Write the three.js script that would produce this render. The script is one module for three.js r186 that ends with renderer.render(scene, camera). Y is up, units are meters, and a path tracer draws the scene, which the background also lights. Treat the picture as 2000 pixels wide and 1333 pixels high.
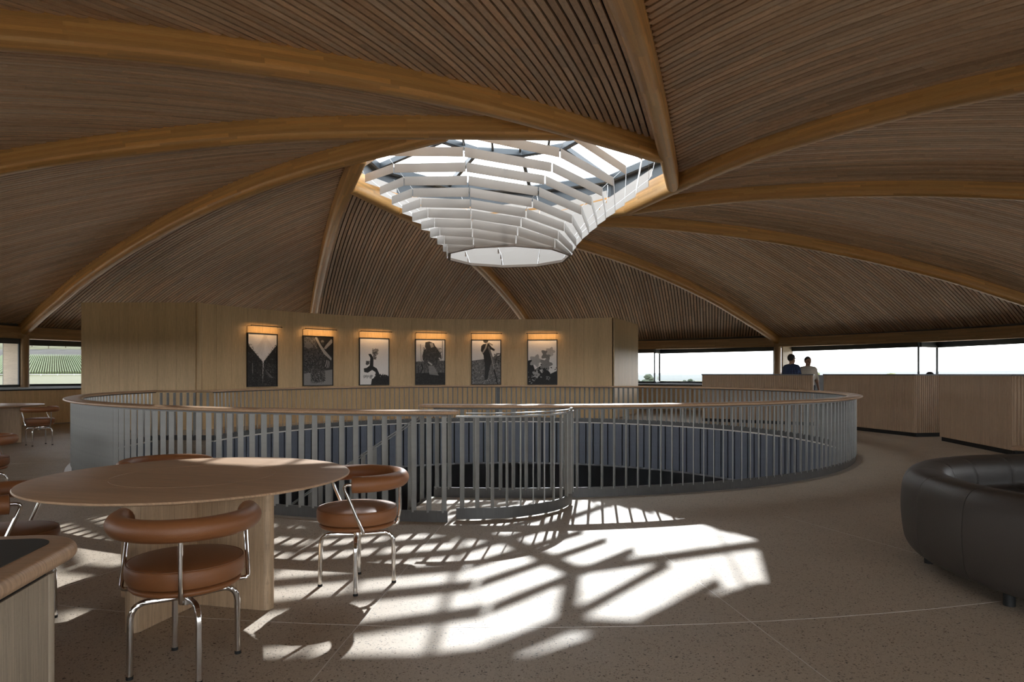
import * as THREE from 'three';
import { mergeGeometries, toCreasedNormals } from 'three/addons/utils/BufferGeometryUtils.js';
import { RoundedBoxGeometry } from 'three/addons/geometries/RoundedBoxGeometry.js';
import { MarchingCubes } from 'three/addons/objects/MarchingCubes.js';
import { RectAreaLightUniformsLib } from 'three/addons/lights/RectAreaLightUniformsLib.js';

// ---------------------------------------------------------------- camera, sky, sun, exposure
// World: origin on the floor at the centre of the round building, y up, metres. Angles run anticlockwise seen from above, 0 = +x, 90 = -z.
const scene = new THREE.Scene();
const renderer = new THREE.WebGLRenderer();
renderer.toneMapping = THREE.LinearToneMapping;
renderer.toneMappingExposure = 1.55;
renderer.shadowMap.enabled = true;
RectAreaLightUniformsLib.init();
const camera = new THREE.PerspectiveCamera(2 * Math.atan(666.5 / 1333) * 180 / Math.PI, 2000 / 1333, 0.05, 6000);
camera.position.set(0, 1.32, 13.5);
camera.lookAt(0, 1.32, 0);
camera.setViewOffset(2000, 1333, 0, -64.5, 2000, 1333);   // shift lens: verticals stay upright
scene.add(camera);

const SUN_ELEVATION = 33.75, SUN_AZIMUTH = 82.8;            // from behind the oculus, a little to the right
const SKY_STRENGTH = 5.0, SUN_STRENGTH = 5.3, PICTURE_LIGHT = 26;
const sun = new THREE.DirectionalLight(new THREE.Color().setRGB(0.96, 0.975, 1.0), SUN_STRENGTH);
{
  const e = SUN_ELEVATION * Math.PI / 180, a = SUN_AZIMUTH * Math.PI / 180;
  sun.position.set(80 * Math.cos(e) * Math.cos(a), 80 * Math.sin(e), -80 * Math.cos(e) * Math.sin(a));
  sun.name = 'sun'; sun.castShadow = true; sun.shadow.mapSize.set(4096, 4096);
  Object.assign(sun.shadow.camera, { left: -20, right: 20, top: 20, bottom: -20, near: 1, far: 160 });
  sun.shadow.radius = 1;
  scene.add(sun); scene.add(sun.target);
}

// ---------------------------------------------------------------- helpers
function rng(seed) { let a = seed >>> 0; return () => { a |= 0; a = a + 0x6D2B79F5 | 0; let t = Math.imul(a ^ a >>> 15, 1 | a); t = t + Math.imul(t ^ t >>> 7, 61 | t) ^ t; return ((t ^ t >>> 14) >>> 0) / 4294967296; }; }
const hash2 = (x, y) => { let h = Math.imul(x | 0, 374761393) + Math.imul(y | 0, 668265263); h = Math.imul(h ^ h >>> 13, 1274126177); return ((h ^ h >>> 16) >>> 0) / 4294967296; };
function vnoise(x, y, px = 0, py = 0) {   // value noise, periodic when px, py are given
  const xi = Math.floor(x), yi = Math.floor(y), fx = x - xi, fy = y - yi, s = (t) => t * t * (3 - 2 * t);
  const w = (i, p) => p ? ((i % p) + p) % p : i, a = s(fx), b = s(fy);
  const h = (i, j) => hash2(w(i, px), w(j, py));
  return (h(xi, yi) * (1 - a) + h(xi + 1, yi) * a) * (1 - b) + (h(xi, yi + 1) * (1 - a) + h(xi + 1, yi + 1) * a) * b;
}
const D2R = Math.PI / 180, clamp = THREE.MathUtils.clamp, lerp = THREE.MathUtils.lerp;
const v3 = (x, y, z) => new THREE.Vector3(x, y, z);
const pol = (R, deg, y = 0) => v3(R * Math.cos(deg * D2R), y, -R * Math.sin(deg * D2R));
const used = new Map();
function numbered(name) { const n = used.get(name) ?? 0; used.set(name, n + 1); return n ? name + '_' + String(n).padStart(3, '0') : name; }
function shadows(o) { o.castShadow = o.receiveShadow = true; return o; }
function part(name, geo, mat, parent) { const m = shadows(new THREE.Mesh(geo, mat)); m.name = name; parent.add(m); return m; }
function thing(name, label, category, group, pos, turn = 0) {
  const o = new THREE.Group(); o.name = numbered(name); scene.add(o);
  if (pos) o.position.copy(pos); o.rotation.y = turn; o.userData = { label, category }; if (group) o.userData.group = group; return o;
}
function structure(name, label, category) { const o = new THREE.Group(); o.name = name; scene.add(o); o.userData = { kind: 'structure', label, category }; return o; }
function dup(src, label, group, pos, turn) {
  const c = src.clone(); c.name = numbered(src.name.replace(/_\d{3}$/, '')); scene.add(c);
  c.userData = { ...src.userData, label }; if (group) c.userData.group = group;
  c.position.copy(pos); c.rotation.set(0, turn, 0); return c;
}
/** Sweeps a closed 2-D profile [[a, b] ...] along frames {p, x, y, u?, k?}; uv in metres (u along, v round the profile). */
function sweep(profile, frames, { caps = true, loop = false, crease = 0.7, uvScale = [1, 1], u0 = 0, v0 = 0 } = {}) {
  const m = profile.length, n = frames.length, pos = [], uv = [], idx = [];
  const per = [0]; for (let j = 0; j < m; j++) { const a = profile[j], b = profile[(j + 1) % m]; per.push(per[j] + Math.hypot(a[0] - b[0], a[1] - b[1])); }
  let len = 0; const q = v3(), pt = v3();
  for (let i = 0; i < n; i++) {
    const f = frames[i]; if (i) len += f.p.distanceTo(frames[i - 1].p);
    for (let j = 0; j <= m; j++) {
      const [a, b] = profile[j % m], k = f.k ?? 1;
      pt.copy(f.p).addScaledVector(f.x, a * k).addScaledVector(f.y, b * (f.ky ?? k));
      pos.push(pt.x, pt.y, pt.z); uv.push(u0 + len * uvScale[0], v0 + per[j] * uvScale[1]);
    }
  }
  const row = m + 1, last = loop ? n : n - 1;
  for (let i = 0; i < last; i++) for (let j = 0; j < m; j++) {
    const a = i * row + j, b = ((i + 1) % n) * row + j;
    idx.push(a, a + 1, b, b, a + 1, b + 1);
  }
  if (caps && !loop) {
    const tri = THREE.ShapeUtils.triangulateShape(profile.map((p) => new THREE.Vector2(p[0], p[1])), []);
    for (const end of [0, n - 1]) {
      const at = pos.length / 3;
      for (let j = 0; j < m; j++) { const s = (end * row + j) * 3; pos.push(pos[s], pos[s + 1], pos[s + 2]); uv.push(u0 + profile[j][0] * uvScale[0], v0 + profile[j][1] * uvScale[1]); }
      for (const t of tri) end ? idx.push(at + t[0], at + t[1], at + t[2]) : idx.push(at + t[0], at + t[2], at + t[1]);
    }
  }
  const g = new THREE.BufferGeometry();
  g.setAttribute('position', new THREE.Float32BufferAttribute(pos, 3)); g.setAttribute('uv', new THREE.Float32BufferAttribute(uv, 2)); g.setIndex(idx);
  return toCreasedNormals(g, crease);
}
const rectProfile = (w, h, y0 = 0) => [[-w / 2, y0], [w / 2, y0], [w / 2, y0 + h], [-w / 2, y0 + h]];
const circleProfile = (r, n = 12) => Array.from({ length: n }, (_, i) => [r * Math.cos(i / n * 2 * Math.PI), r * Math.sin(i / n * 2 * Math.PI)]);
function roundedProfile(w, h, r, n = 4) {   // centred rounded rectangle
  const out = [], c = [[w / 2 - r, h / 2 - r, 0], [-w / 2 + r, h / 2 - r, 90], [-w / 2 + r, -h / 2 + r, 180], [w / 2 - r, -h / 2 + r, 270]];
  for (const [x, y, a] of c) for (let i = 0; i <= n; i++) out.push([x + r * Math.cos((a + 90 * i / n) * D2R), y + r * Math.sin((a + 90 * i / n) * D2R)]);
  return out;
}
const UP = v3(0, 1, 0);
function arcFrames(R, a0, a1, y, n) {   // x = radial outward, y = up
  return Array.from({ length: n + 1 }, (_, i) => { const a = lerp(a0, a1, i / n), yy = typeof y === 'function' ? y(i / n) : y; const RR = typeof R === 'function' ? R(a) : R; return { p: pol(RR, a, yy), x: pol(1, a), y: UP }; });
}
function pathFrames(pts, up = UP) {   // frames along a polyline of Vector3
  return pts.map((p, i) => {
    const t = v3().subVectors(pts[Math.min(i + 1, pts.length - 1)], pts[Math.max(i - 1, 0)]).normalize();
    let x = v3().crossVectors(t, up); if (x.lengthSq() < 1e-6) x = v3(1, 0, 0); x.normalize();
    return { p, x, y: v3().crossVectors(x, t).normalize() };
  });
}
function tube(pts, r, { n = 10, smooth = 0 } = {}) {
  const P = smooth ? new THREE.CatmullRomCurve3(pts, false, 'centripetal').getPoints(smooth) : pts, fr = [];
  let x = null;   // rotation-minimising frame
  P.forEach((p, i) => {
    const t = v3().subVectors(P[Math.min(i + 1, P.length - 1)], P[Math.max(i - 1, 0)]).normalize();
    if (!x) { x = v3().crossVectors(t, Math.abs(t.y) > 0.9 ? v3(1, 0, 0) : UP).normalize(); } else { x = x.clone().addScaledVector(t, -x.dot(t)).normalize(); }
    fr.push({ p, x, y: v3().crossVectors(x, t) });
  });
  return sweep(circleProfile(r, n), fr, { crease: 1.2 });
}
/** Round the corners of a polyline. */
function filleted(pts, r, n = 6) {
  const out = [pts[0]];
  for (let i = 1; i < pts.length - 1; i++) {
    const a = v3().subVectors(pts[i - 1], pts[i]), b = v3().subVectors(pts[i + 1], pts[i]), d = Math.min(r, a.length() * 0.45, b.length() * 0.45);
    const A = pts[i].clone().addScaledVector(a.normalize(), d), B = pts[i].clone().addScaledVector(b.normalize(), d);
    for (let k = 0; k <= n; k++) { const t = k / n; out.push(A.clone().multiplyScalar((1 - t) * (1 - t)).addScaledVector(pts[i], 2 * t * (1 - t)).addScaledVector(B, t * t)); }
  }
  out.push(pts[pts.length - 1]); return out;
}
function box(w, h, d, x = 0, y = 0, z = 0) { const g = new THREE.BoxGeometry(w, h, d); g.translate(x, y, z); return g; }
function barBetween(a, b, w, h) {   // box bar from a to b
  const t = v3().subVectors(b, a), fr = pathFrames([a, b]); return sweep(roundedProfile(w, h, Math.min(w, h) * 0.15, 1), fr, {});
}
/** uv from world x,z (floors) or along/up (walls), in metres. */
function planarUV(g, fx, fy) { const p = g.attributes.position, uv = new Float32Array(p.count * 2); for (let i = 0; i < p.count; i++) { uv[2 * i] = fx(p.getX(i), p.getY(i), p.getZ(i)); uv[2 * i + 1] = fy(p.getX(i), p.getY(i), p.getZ(i)); } g.setAttribute('uv', new THREE.BufferAttribute(uv, 2)); return g; }

// ---------------------------------------------------------------- textures and materials
function dataTex(w, h, fn, srgb = true) {
  const d = new Uint8Array(w * h * 4);
  for (let y = 0; y < h; y++) for (let x = 0; x < w; x++) { const c = fn(x, y), o = (y * w + x) * 4; d[o] = clamp(c[0], 0, 1) * 255; d[o + 1] = clamp(c[1], 0, 1) * 255; d[o + 2] = clamp(c[2], 0, 1) * 255; d[o + 3] = 255; }
  const t = new THREE.DataTexture(d, w, h); t.wrapS = t.wrapT = THREE.RepeatWrapping; t.magFilter = THREE.LinearFilter; t.minFilter = THREE.LinearMipmapLinearFilter; if (srgb) t.colorSpace = THREE.SRGBColorSpace; t.needsUpdate = true; return t;
}
/** Boards laid end to end in lanes: lanes stacked in v, each cut along u into pieces with their own tone and grain. Neutral, tinted by the material colour. */
function boardTexture(w, h, lanes, piecesPerLane, contrast, seed) {
  const r = rng(seed), cuts = [];
  for (let l = 0; l < lanes; l++) { const c = []; for (let k = 0; k < piecesPerLane; k++) c.push({ at: (k + 0.8 * r()) / piecesPerLane, tone: 1 + (r() - 0.5) * contrast, warm: (r() - 0.5) * 0.05, s: r() * 100 }); cuts.push(c); }
  return dataTex(w, h, (x, y) => {
    const l = Math.floor(y / h * lanes), u = x / w; let pc = cuts[l][piecesPerLane - 1]; for (const c of cuts[l]) if (c.at <= u) pc = c;
    const grain = 0.5 * vnoise(x / 26, y * 0.55 + pc.s * 7, Math.round(w / 26)) + 0.32 * vnoise(x / 7, y * 1.3 + pc.s * 3, Math.round(w / 7)) + 0.18 * hash2(x, y + 991);
    const g = (0.86 + 0.18 * (grain - 0.5)) * pc.tone;
    return [g * (1 + pc.warm), g, g * (1 - pc.warm)];
  });
}
const slatTex = boardTexture(2048, 256, 16, 4, 0.15, 11);          // 6 m long, 16 lanes
const glulamTex = boardTexture(2048, 512, 16, 6, 0.16, 23);        // 6 m long, 16 lamellas over 0.64 m
const oakTex = dataTex(1024, 1024, (x, y) => {                       // straight oak grain along v, 1 m
  const wob = 6 * vnoise(x / 90, y / 260, 0, 4);
  const a = vnoise((x + wob) / 5.2, y / 190, 0, 5), b = vnoise((x + wob) / 1.7, y / 60, 0, 17), c = hash2(x, y), pore = vnoise(x / 1.2, y / 22, 0, 46) > 0.83 ? -0.06 : 0;
  const band = vnoise(x / 60, 3.3);
  const g = 0.84 + 0.10 * (a - 0.5) + 0.10 * (b - 0.5) + 0.04 * (c - 0.5) + 0.06 * (band - 0.5) + pore;
  return [g, g * 0.995, g * 0.985];
});
const terrazzoTex = (() => {
  const N = 2048, d = new Float32Array(N * N * 3), r = rng(5);
  for (let y = 0; y < N; y++) for (let x = 0; x < N; x++) {
    const n = 0.5 * vnoise(x / 230, y / 230, 0, 0) + 0.3 * vnoise(x / 64, y / 64, 32, 32) + 0.2 * vnoise(x / 9, y / 9), f = hash2(x, y);
    const s = 0.80 + 0.05 * (n - 0.5) + 0.07 * (f - 0.5) + (vnoise(x / 3, y / 3) > 0.80 ? -0.05 : 0), o = (y * N + x) * 3; d[o] = s; d[o + 1] = s * 0.985; d[o + 2] = s * 0.955;
  }
  const chip = (n, a0, a1, col) => { for (let i = 0; i < n; i++) {
    const cx = r() * N, cy = r() * N, a = lerp(a0, a1, r() ** 2.2), b = a * (0.3 + 0.5 * r()), th = r() * Math.PI, c = col(r), ct = Math.cos(th), st = Math.sin(th), k = Math.ceil(a) + 1;
    for (let j = -k; j <= k; j++) for (let i2 = -k; i2 <= k; i2++) { const u = (i2 * ct + j * st) / a, v = (-i2 * st + j * ct) / b, q = u * u + v * v; if (q < 1) { const m = q > 0.6 ? 0.55 : 0.92, o = ((((cy + j) | 0) + N) % N * N + (((cx + i2) | 0) + N) % N) * 3; for (let z = 0; z < 3; z++) d[o + z] = lerp(d[o + z], c[z], m); } }
  } };
  chip(60000, 0.8, 2.4, (q) => { const t = 0.34 + 0.22 * q(); return [t * 1.04, t * 0.95, t * 0.86]; });
  chip(15000, 1.4, 3.6, (q) => { const t = 0.20 + 0.20 * q(); return q() < 0.4 ? [t * 1.2, t * 0.95, t * 0.7] : [t, t * 0.98, t * 0.96]; });
  chip(12000, 1.0, 2.8, (q) => { const t = 0.84 + 0.1 * q(); return [t, t * 0.99, t * 0.97]; });
  return dataTex(N, N, (x, y) => { const o = (y * N + x) * 3; return [d[o], d[o + 1], d[o + 2]]; });
})();
const cloudyRough = dataTex(512, 512, (x, y) => { const n = 0.45 * vnoise(x / 64, y / 64, 8, 8) + 0.35 * vnoise(x / 20, y / 20, 0, 0) + 0.2 * vnoise(x / 6, y / 6); const g = 0.7 + 0.22 * (n - 0.5); return [g, g, g]; }, false);
const leatherBump = dataTex(512, 512, (x, y) => { const g = 0.5 * vnoise(x / 5, y / 5) + 0.5 * vnoise(x / 2.3, y / 2.3); return [g, g, g]; }, false);
const brushTex = dataTex(256, 256, (x, y) => { const g = 0.9 + 0.12 * (vnoise(x / 1.5, y / 40, 0, 0) - 0.5) + 0.08 * (vnoise(x / 30, y / 30) - 0.5); return [g, g, g]; });
const rep = (t, x, y) => { const c = t.clone(); c.repeat.set(x, y); c.needsUpdate = true; return c; };
const lin = (r, g, b) => new THREE.Color().setRGB(r, g, b);
const std = (o) => new THREE.MeshStandardMaterial(o), phys = (o) => new THREE.MeshPhysicalMaterial(o);
const M = {
  slat: [std({ name: 'slat_oak', map: slatTex, color: lin(0.74, 0.495, 0.31), roughness: 0.6 }), std({ name: 'slat_oak_pale', map: slatTex, color: lin(0.78, 0.535, 0.345), roughness: 0.58 }), std({ name: 'slat_oak_brown', map: slatTex, color: lin(0.69, 0.445, 0.27), roughness: 0.62 })],
  backing: std({ name: 'black_felt', color: lin(0.012, 0.011, 0.010), roughness: 1 }),
  beam: std({ name: 'glulam', map: glulamTex, color: lin(0.72, 0.385, 0.125), roughness: 0.42 }),
  ringBeam: std({ name: 'ring_beam_oak', map: glulamTex, color: lin(0.56, 0.35, 0.17), roughness: 0.5 }),
  oak: std({ name: 'oak_panel', map: oakTex, color: lin(0.84, 0.60, 0.33), roughness: 0.5 }),
  oakPale: std({ name: 'oak_pale', map: oakTex, color: lin(0.60, 0.50, 0.38), roughness: 0.55 }),
  oakTable: std({ name: 'oak_table', map: rep(oakTex, 1, 1), color: lin(0.74, 0.49, 0.31), roughness: 0.42 }),
  oakBase: std({ name: 'oak_table_base', map: oakTex, color: lin(0.70, 0.50, 0.32), roughness: 0.5 }),
  rib: std({ name: 'oak_rib', map: oakTex, color: lin(0.58, 0.40, 0.26), roughness: 0.55 }),
  handrail: std({ name: 'handrail_oak', map: rep(oakTex, 1, 1), color: lin(0.64, 0.41, 0.25), roughness: 0.4 }),
  terrazzo: std({ name: 'terrazzo', map: rep(terrazzoTex, 1 / 4, 1 / 4), color: lin(0.76, 0.645, 0.525), roughness: 0.86, roughnessMap: rep(cloudyRough, 1 / 5, 1 / 5) }),
  joint: std({ name: 'floor_joint', color: lin(0.62, 0.58, 0.52), roughness: 0.4 }),
  steel: std({ name: 'grey_steel', map: rep(brushTex, 3, 3), color: lin(0.36, 0.36, 0.345), roughness: 0.42, metalness: 0.2 }),
  steelPlate: std({ name: 'grey_steel_plate', map: rep(brushTex, 2, 2), color: lin(0.125, 0.123, 0.12), roughness: 0.42, metalness: 0.2 }),
  cladding: std({ name: 'blue_grey_cladding', map: rep(brushTex, 2, 2), color: lin(0.15, 0.163, 0.195), roughness: 0.5, metalness: 0.1 }),
  dark: std({ name: 'grey_concrete', color: lin(0.32, 0.32, 0.325), roughness: 0.7 }),
  black: std({ name: 'black_metal', color: lin(0.012, 0.012, 0.013), roughness: 0.45 }),
  plinth: std({ name: 'black_plinth', color: lin(0.006, 0.006, 0.006), roughness: 0.7 }),
  frame: std({ name: 'dark_frame', color: lin(0.055, 0.065, 0.075), roughness: 0.4, metalness: 0.3 }),
  glass: phys({ name: 'window_glass', color: lin(0.72, 0.72, 0.72), transmission: 1, roughness: 0.0, thickness: 0, ior: 1.5 }),
  skyGlass: phys({ name: 'skylight_glass', color: lin(0.93, 0.95, 0.95), transmission: 1, roughness: 0.0, thickness: 0, ior: 1.45 }),
  louvre: phys({ name: 'white_translucent', color: lin(0.47, 0.435, 0.405), transmission: 0.32, roughness: 0.95, thickness: 0 }),
  white: std({ name: 'white_paint', color: lin(0.75, 0.75, 0.76), roughness: 0.6 }),
  ring: std({ name: 'bronze_frame', color: lin(0.16, 0.125, 0.10), roughness: 0.45, metalness: 0.3 }),
  cable: std({ name: 'steel_cable', color: lin(0.6, 0.6, 0.6), roughness: 0.35, metalness: 0.8 }),
  leather: phys({ name: 'tan_leather', color: lin(0.235, 0.09, 0.031), roughness: 0.42, bumpMap: rep(leatherBump, 6, 6), bumpScale: 0.0006, sheen: 0.15, sheenColor: lin(0.9, 0.7, 0.5), sheenRoughness: 0.5 }),
  leatherSeam: std({ name: 'tan_piping', color: lin(0.2, 0.08, 0.03), roughness: 0.5 }),
  sofa: phys({ name: 'dark_leather', color: lin(0.044, 0.037, 0.032), roughness: 0.48, bumpMap: rep(leatherBump, 3, 3), bumpScale: 0.0008, specularIntensity: 0.9 }),
  sofaSeam: std({ name: 'dark_seam', color: lin(0.006, 0.006, 0.006), roughness: 0.8 }),
  chrome: std({ name: 'chrome', color: lin(0.82, 0.81, 0.80), roughness: 0.10, metalness: 1 }),
  rubber: std({ name: 'rubber', color: lin(0.01, 0.01, 0.01), roughness: 0.8 }),
  sill: std({ name: 'dark_sill', color: lin(0.018, 0.018, 0.018), roughness: 0.95 }),
  slate: std({ name: 'dark_inlay', color: lin(0.035, 0.038, 0.036), roughness: 0.6 }),
};

// ---------------------------------------------------------------- sky (haze and thin cloud, the same all round)
{
  const w = 1024, h = 512, d = new Float32Array(w * h * 4);
  for (let y = 0; y < h; y++) for (let x = 0; x < w; x++) {
    const el = (y + 0.5) / h - 0.5, e = clamp(el * 2, 0, 1), o = (y * w + x) * 4;
    const s = 6 + 26 * e, c = 0.55 * vnoise(x / w * 24, e * s, 24) + 0.3 * vnoise(x / w * 64, e * s * 2.6, 64) + 0.15 * vnoise(x / w * 160, e * s * 6, 160);
    const cloud = clamp((c - 0.42) * 3.2, 0, 1) * 0.55 + 0.25, blue = [0.82, 0.91, 1.01], white = [1.03, 1.02, 1.0], k = clamp(cloud + 0.45 * Math.exp(-e * 9), 0, 1);
    for (let z = 0; z < 3; z++) d[o + z] = el < 0 ? [0.35, 0.38, 0.34][z] : lerp(blue[z], white[z], k);
    d[o + 3] = 1;
  }
  const t = new THREE.DataTexture(d, w, h, THREE.RGBAFormat, THREE.FloatType); t.mapping = THREE.EquirectangularReflectionMapping; t.magFilter = t.minFilter = THREE.LinearFilter; t.needsUpdate = true;
  scene.background = t; scene.backgroundIntensity = SKY_STRENGTH;
}

// ---------------------------------------------------------------- roof geometry: ten beams, each resting on the next round an oculus
const ROOF_R = 14.85, OCULUS_R = 3.06, BEAM_FOOT = 157.5, STEP = 36, DELTA = Math.asin(OCULUS_R / ROOF_R), BEAM_L = Math.sqrt(ROOF_R ** 2 - OCULUS_R ** 2);
const PROFILE = [[-1.2, 1.93], [0, 2.38], [0.25, 2.48], [1.0, 2.755], [1.97, 3.07], [3.53, 3.56], [5.17, 3.97], [6.23, 4.2], [7.69, 4.475], [8.91, 4.65], [9.76, 4.745], [10.88, 4.845], [12.0, 4.895], [13.2, 4.91], [14.53, 4.91], [16, 4.905]];
function beamBottom(s) {   // monotone cubic through PROFILE
  let i = 0; while (i < PROFILE.length - 2 && s > PROFILE[i + 1][0]) i++;
  const P = (k) => PROFILE[clamp(k, 0, PROFILE.length - 1)], [x0, y0] = P(i), [x1, y1] = P(i + 1), h = x1 - x0, t = (s - x0) / h;
  const sl = (a, b) => (P(b)[1] - P(a)[1]) / Math.max(P(b)[0] - P(a)[0], 1e-6), m0 = sl(i - 1, i + 1), m1 = sl(i, i + 2), t2 = t * t, t3 = t2 * t;
  return (2 * t3 - 3 * t2 + 1) * y0 + (t3 - 2 * t2 + t) * h * m0 + (-2 * t3 + 3 * t2) * y1 + (t3 - t2) * h * m1;
}
const domeBottom = (R) => beamBottom(BEAM_L - Math.sqrt(Math.max(R * R - OCULUS_R ** 2, 0)));
// a beam in plan, its foot at angle 0: e_s along it towards the oculus, e_p to its left
const head = Math.PI - DELTA, ES = [Math.cos(head), Math.sin(head)], EP = [-Math.sin(head), Math.cos(head)];
const plan = (s, p) => [ROOF_R + s * ES[0] + p * EP[0], s * ES[1] + p * EP[1]];
const n1a = -STEP * D2R, head1 = n1a + Math.PI - DELTA, F1 = [ROOF_R * Math.cos(n1a), ROOF_R * Math.sin(n1a)], RN1 = [Math.sin(head1), -Math.cos(head1)];
const toNext = (x, z) => (x - F1[0]) * RN1[0] + (z - F1[1]) * RN1[1];   // distance to the next beam's line, positive on this side
const ceilingY = (s, p) => { const [x, z] = plan(s, p), d0 = Math.max(p, 0), d1 = Math.max(toNext(x, z), 0), q = d0 / Math.max(d0 + d1, 1e-6); return domeBottom(Math.hypot(x, z)) + lerp(0.25, 0.31, q); };
const surf = (s, p, up = 0) => { const [x, z] = plan(s, p); return v3(x, ceilingY(s, p) + up, -z); };

const ceiling = structure('ceiling', 'timber slat ceiling in ten fanned bays between curved beams', 'ceiling');
{
  const PITCH = 0.1, W = 0.073, r = rng(77), geos = [], ranges = [];
  for (let p = 0.19; p < 9.3; p += PITCH) {
    // ends: ring beam (R = 14.78) and the next beam's flank
    const c0 = plan(0, p), b = c0[0] * ES[0] + c0[1] * ES[1], c = c0[0] ** 2 + c0[1] ** 2 - 14.78 ** 2, disc = b * b - c; if (disc < 0) continue;
    const s0 = -b - Math.sqrt(disc), q0 = toNext(...c0), dq = ES[0] * RN1[0] + ES[1] * RN1[1], s1 = (0.13 - q0) / dq;
    if (!(s1 > s0 + 0.1)) continue;
    ranges.push([p, s0, s1]);
    const n = clamp(Math.round((s1 - s0) / 1.0), 2, 12), fr = [];
    for (let i = 0; i <= n; i++) {
      const s = lerp(s0, s1, i / n), P = surf(s, p), A = surf(s, p - 0.03), B = surf(s, p + 0.03), x = B.clone().sub(A).normalize();
      const t = surf(s + 0.05, p).sub(surf(s - 0.05, p)).normalize(), y = v3().crossVectors(x, t).normalize(); if (y.y < 0) y.negate();
      fr.push({ p: P, x, y });
    }
    const lane = Math.floor(r() * 16);
    geos.push(sweep([[-W / 2, 0], [W / 2, 0], [W / 2, 0.03], [-W / 2, 0.03]], fr, { uvScale: [1 / 6, 0.6 / 16 / 0.08], u0: r() * 6, v0: (lane + 0.15) / 16, crease: 0.4 }));
  }
  // black felt behind the slats
  const pos = [], idx = [], NS = 14;
  ranges.forEach(([p, s0, s1], k) => { for (let i = 0; i <= NS; i++) { const P = surf(lerp(s0 - 0.05, s1 + 0.1, i / NS), p, 0.05); pos.push(P.x, P.y, P.z); if (k && i) { const a = k * (NS + 1) + i, b = a - NS - 1; idx.push(b - 1, b, a - 1, a - 1, b, a); } } });
  const back = new THREE.BufferGeometry(); back.setAttribute('position', new THREE.Float32BufferAttribute(pos, 3)); back.setIndex(idx); back.computeVertexNormals();
  const r2 = rng(19);
  for (let k = 0; k < 10; k++) {
    const bay = new THREE.Group(); bay.name = 'ceiling_bay'; bay.rotation.y = (BEAM_FOOT + k * STEP) * D2R; ceiling.add(bay);
    for (const g of geos) { const q = r2(); part('slat', g, M.slat[q < 0.5 ? 0 : q < 0.75 ? 1 : 2], bay); }
    part('felt_backing', back, M.backing, bay);
  }
}
// roof shell above: solid of revolution, open at the oculus
{
  const pts = [], under = (R) => R > 14.9 ? 2.44 : domeBottom(R) + 0.60;
  for (let i = 0; i <= 24; i++) { const R = lerp(3.5, 14.9, i / 24); pts.push(new THREE.Vector2(R, domeBottom(Math.max(R, 3.07)) + 0.42)); }
  pts.push(new THREE.Vector2(14.95, 2.60), new THREE.Vector2(17.6, 2.60), new THREE.Vector2(17.7, 2.85), new THREE.Vector2(15.2, 3.2));
  for (let i = 12; i >= 0; i--) { const R = lerp(3.5, 14.4, i / 12); pts.push(new THREE.Vector2(R, domeBottom(Math.max(R, 3.07)) + 0.95)); }
  pts.push(pts[0].clone());
  const roof = structure('roof', 'shallow domed roof above the slat ceiling', 'roof');
  part('roof_shell', new THREE.LatheGeometry(pts, 120), M.dark, roof);
}
// beams
{
  const w = 0.125, prof = [];
  for (let i = 0; i <= 14; i++) { const a = Math.PI + i / 14 * Math.PI, c = Math.cos(a), s = Math.sin(a); prof.push([w * Math.sign(c) * Math.abs(c) ** 0.75, 0.115 + 0.115 * Math.sign(s) * Math.abs(s) ** 0.75]); }
  prof.push([w, 0.44], [-w, 0.44]);
  const fr = [], n = 44, s0 = -0.06, s1 = 15.3;
  for (let i = 0; i <= n; i++) {
    const s = lerp(s0, s1, i / n), [x, z] = plan(s, 0), y = beamBottom(s), dy = (beamBottom(s + 0.05) - beamBottom(s - 0.05)) / 0.1, t = v3(ES[0], dy, -ES[1]).normalize(), sx = v3(EP[0], 0, -EP[1]);
    fr.push({ p: v3(x, y, -z), x: sx, y: v3().crossVectors(sx, t).normalize() });
  }
  for (const f of fr) if (f.y.y < 0) f.y.negate();
  const last = fr[n];   // rounded tip
  for (const [ds, k] of [[0.05, 0.93], [0.085, 0.75], [0.1, 0.5]]) fr.push({ p: last.p.clone().add(v3(ES[0] * ds, 0.02 * (1 - k), -ES[1] * ds)), x: last.x, y: last.y, k, ky: 1 });
  const g = sweep(prof, fr, { uvScale: [1 / 6, 1 / 0.64], crease: 0.6 });
  for (let k = 0; k < 10; k++) {
    const b = thing('roof_beam', 'curved laminated timber roof beam springing from the ring beam to the oculus', 'beam', 'curved roof beams round the oculus', null, (BEAM_FOOT + k * STEP) * D2R);
    part('beam', g, M.beam, b);
  }
}
// ring beam and columns
{
  const trim = structure('trim_1', 'timber ring beam above the windows', 'trim');
  part('ring_beam', sweep([[-0.1, 0], [0.16, 0], [0.16, 0.34], [-0.1, 0.34]], arcFrames(14.85, 0, 360, 2.31, 120), { loop: false, uvScale: [1 / 6, 1 / 0.64] }), M.ringBeam, trim);
  part('soffit', sweep([[0, 0], [2.6, 0], [2.6, 0.03], [0, 0.03]], arcFrames(14.9, 0, 360, 2.36, 120), { uvScale: [1, 1] }), M.frame, trim);
  const g = sweep(roundedProfile(0.26, 0.23, 0.1, 5), [{ p: v3(0, 0, 0), x: v3(1, 0, 0), y: v3(0, 0, 1) }, { p: v3(0, 2.42, 0), x: v3(1, 0, 0), y: v3(0, 0, 1) }], { uvScale: [1 / 6, 1 / 0.64] });
  for (let k = 0; k < 10; k++) {
    const a = BEAM_FOOT + k * STEP, c = thing('column', 'rounded timber column between windows under a beam foot', 'column', 'timber columns at the window line', pol(14.85, a, 0), a * D2R);
    part('shaft', g, M.ringBeam, c);
  }
}

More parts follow.
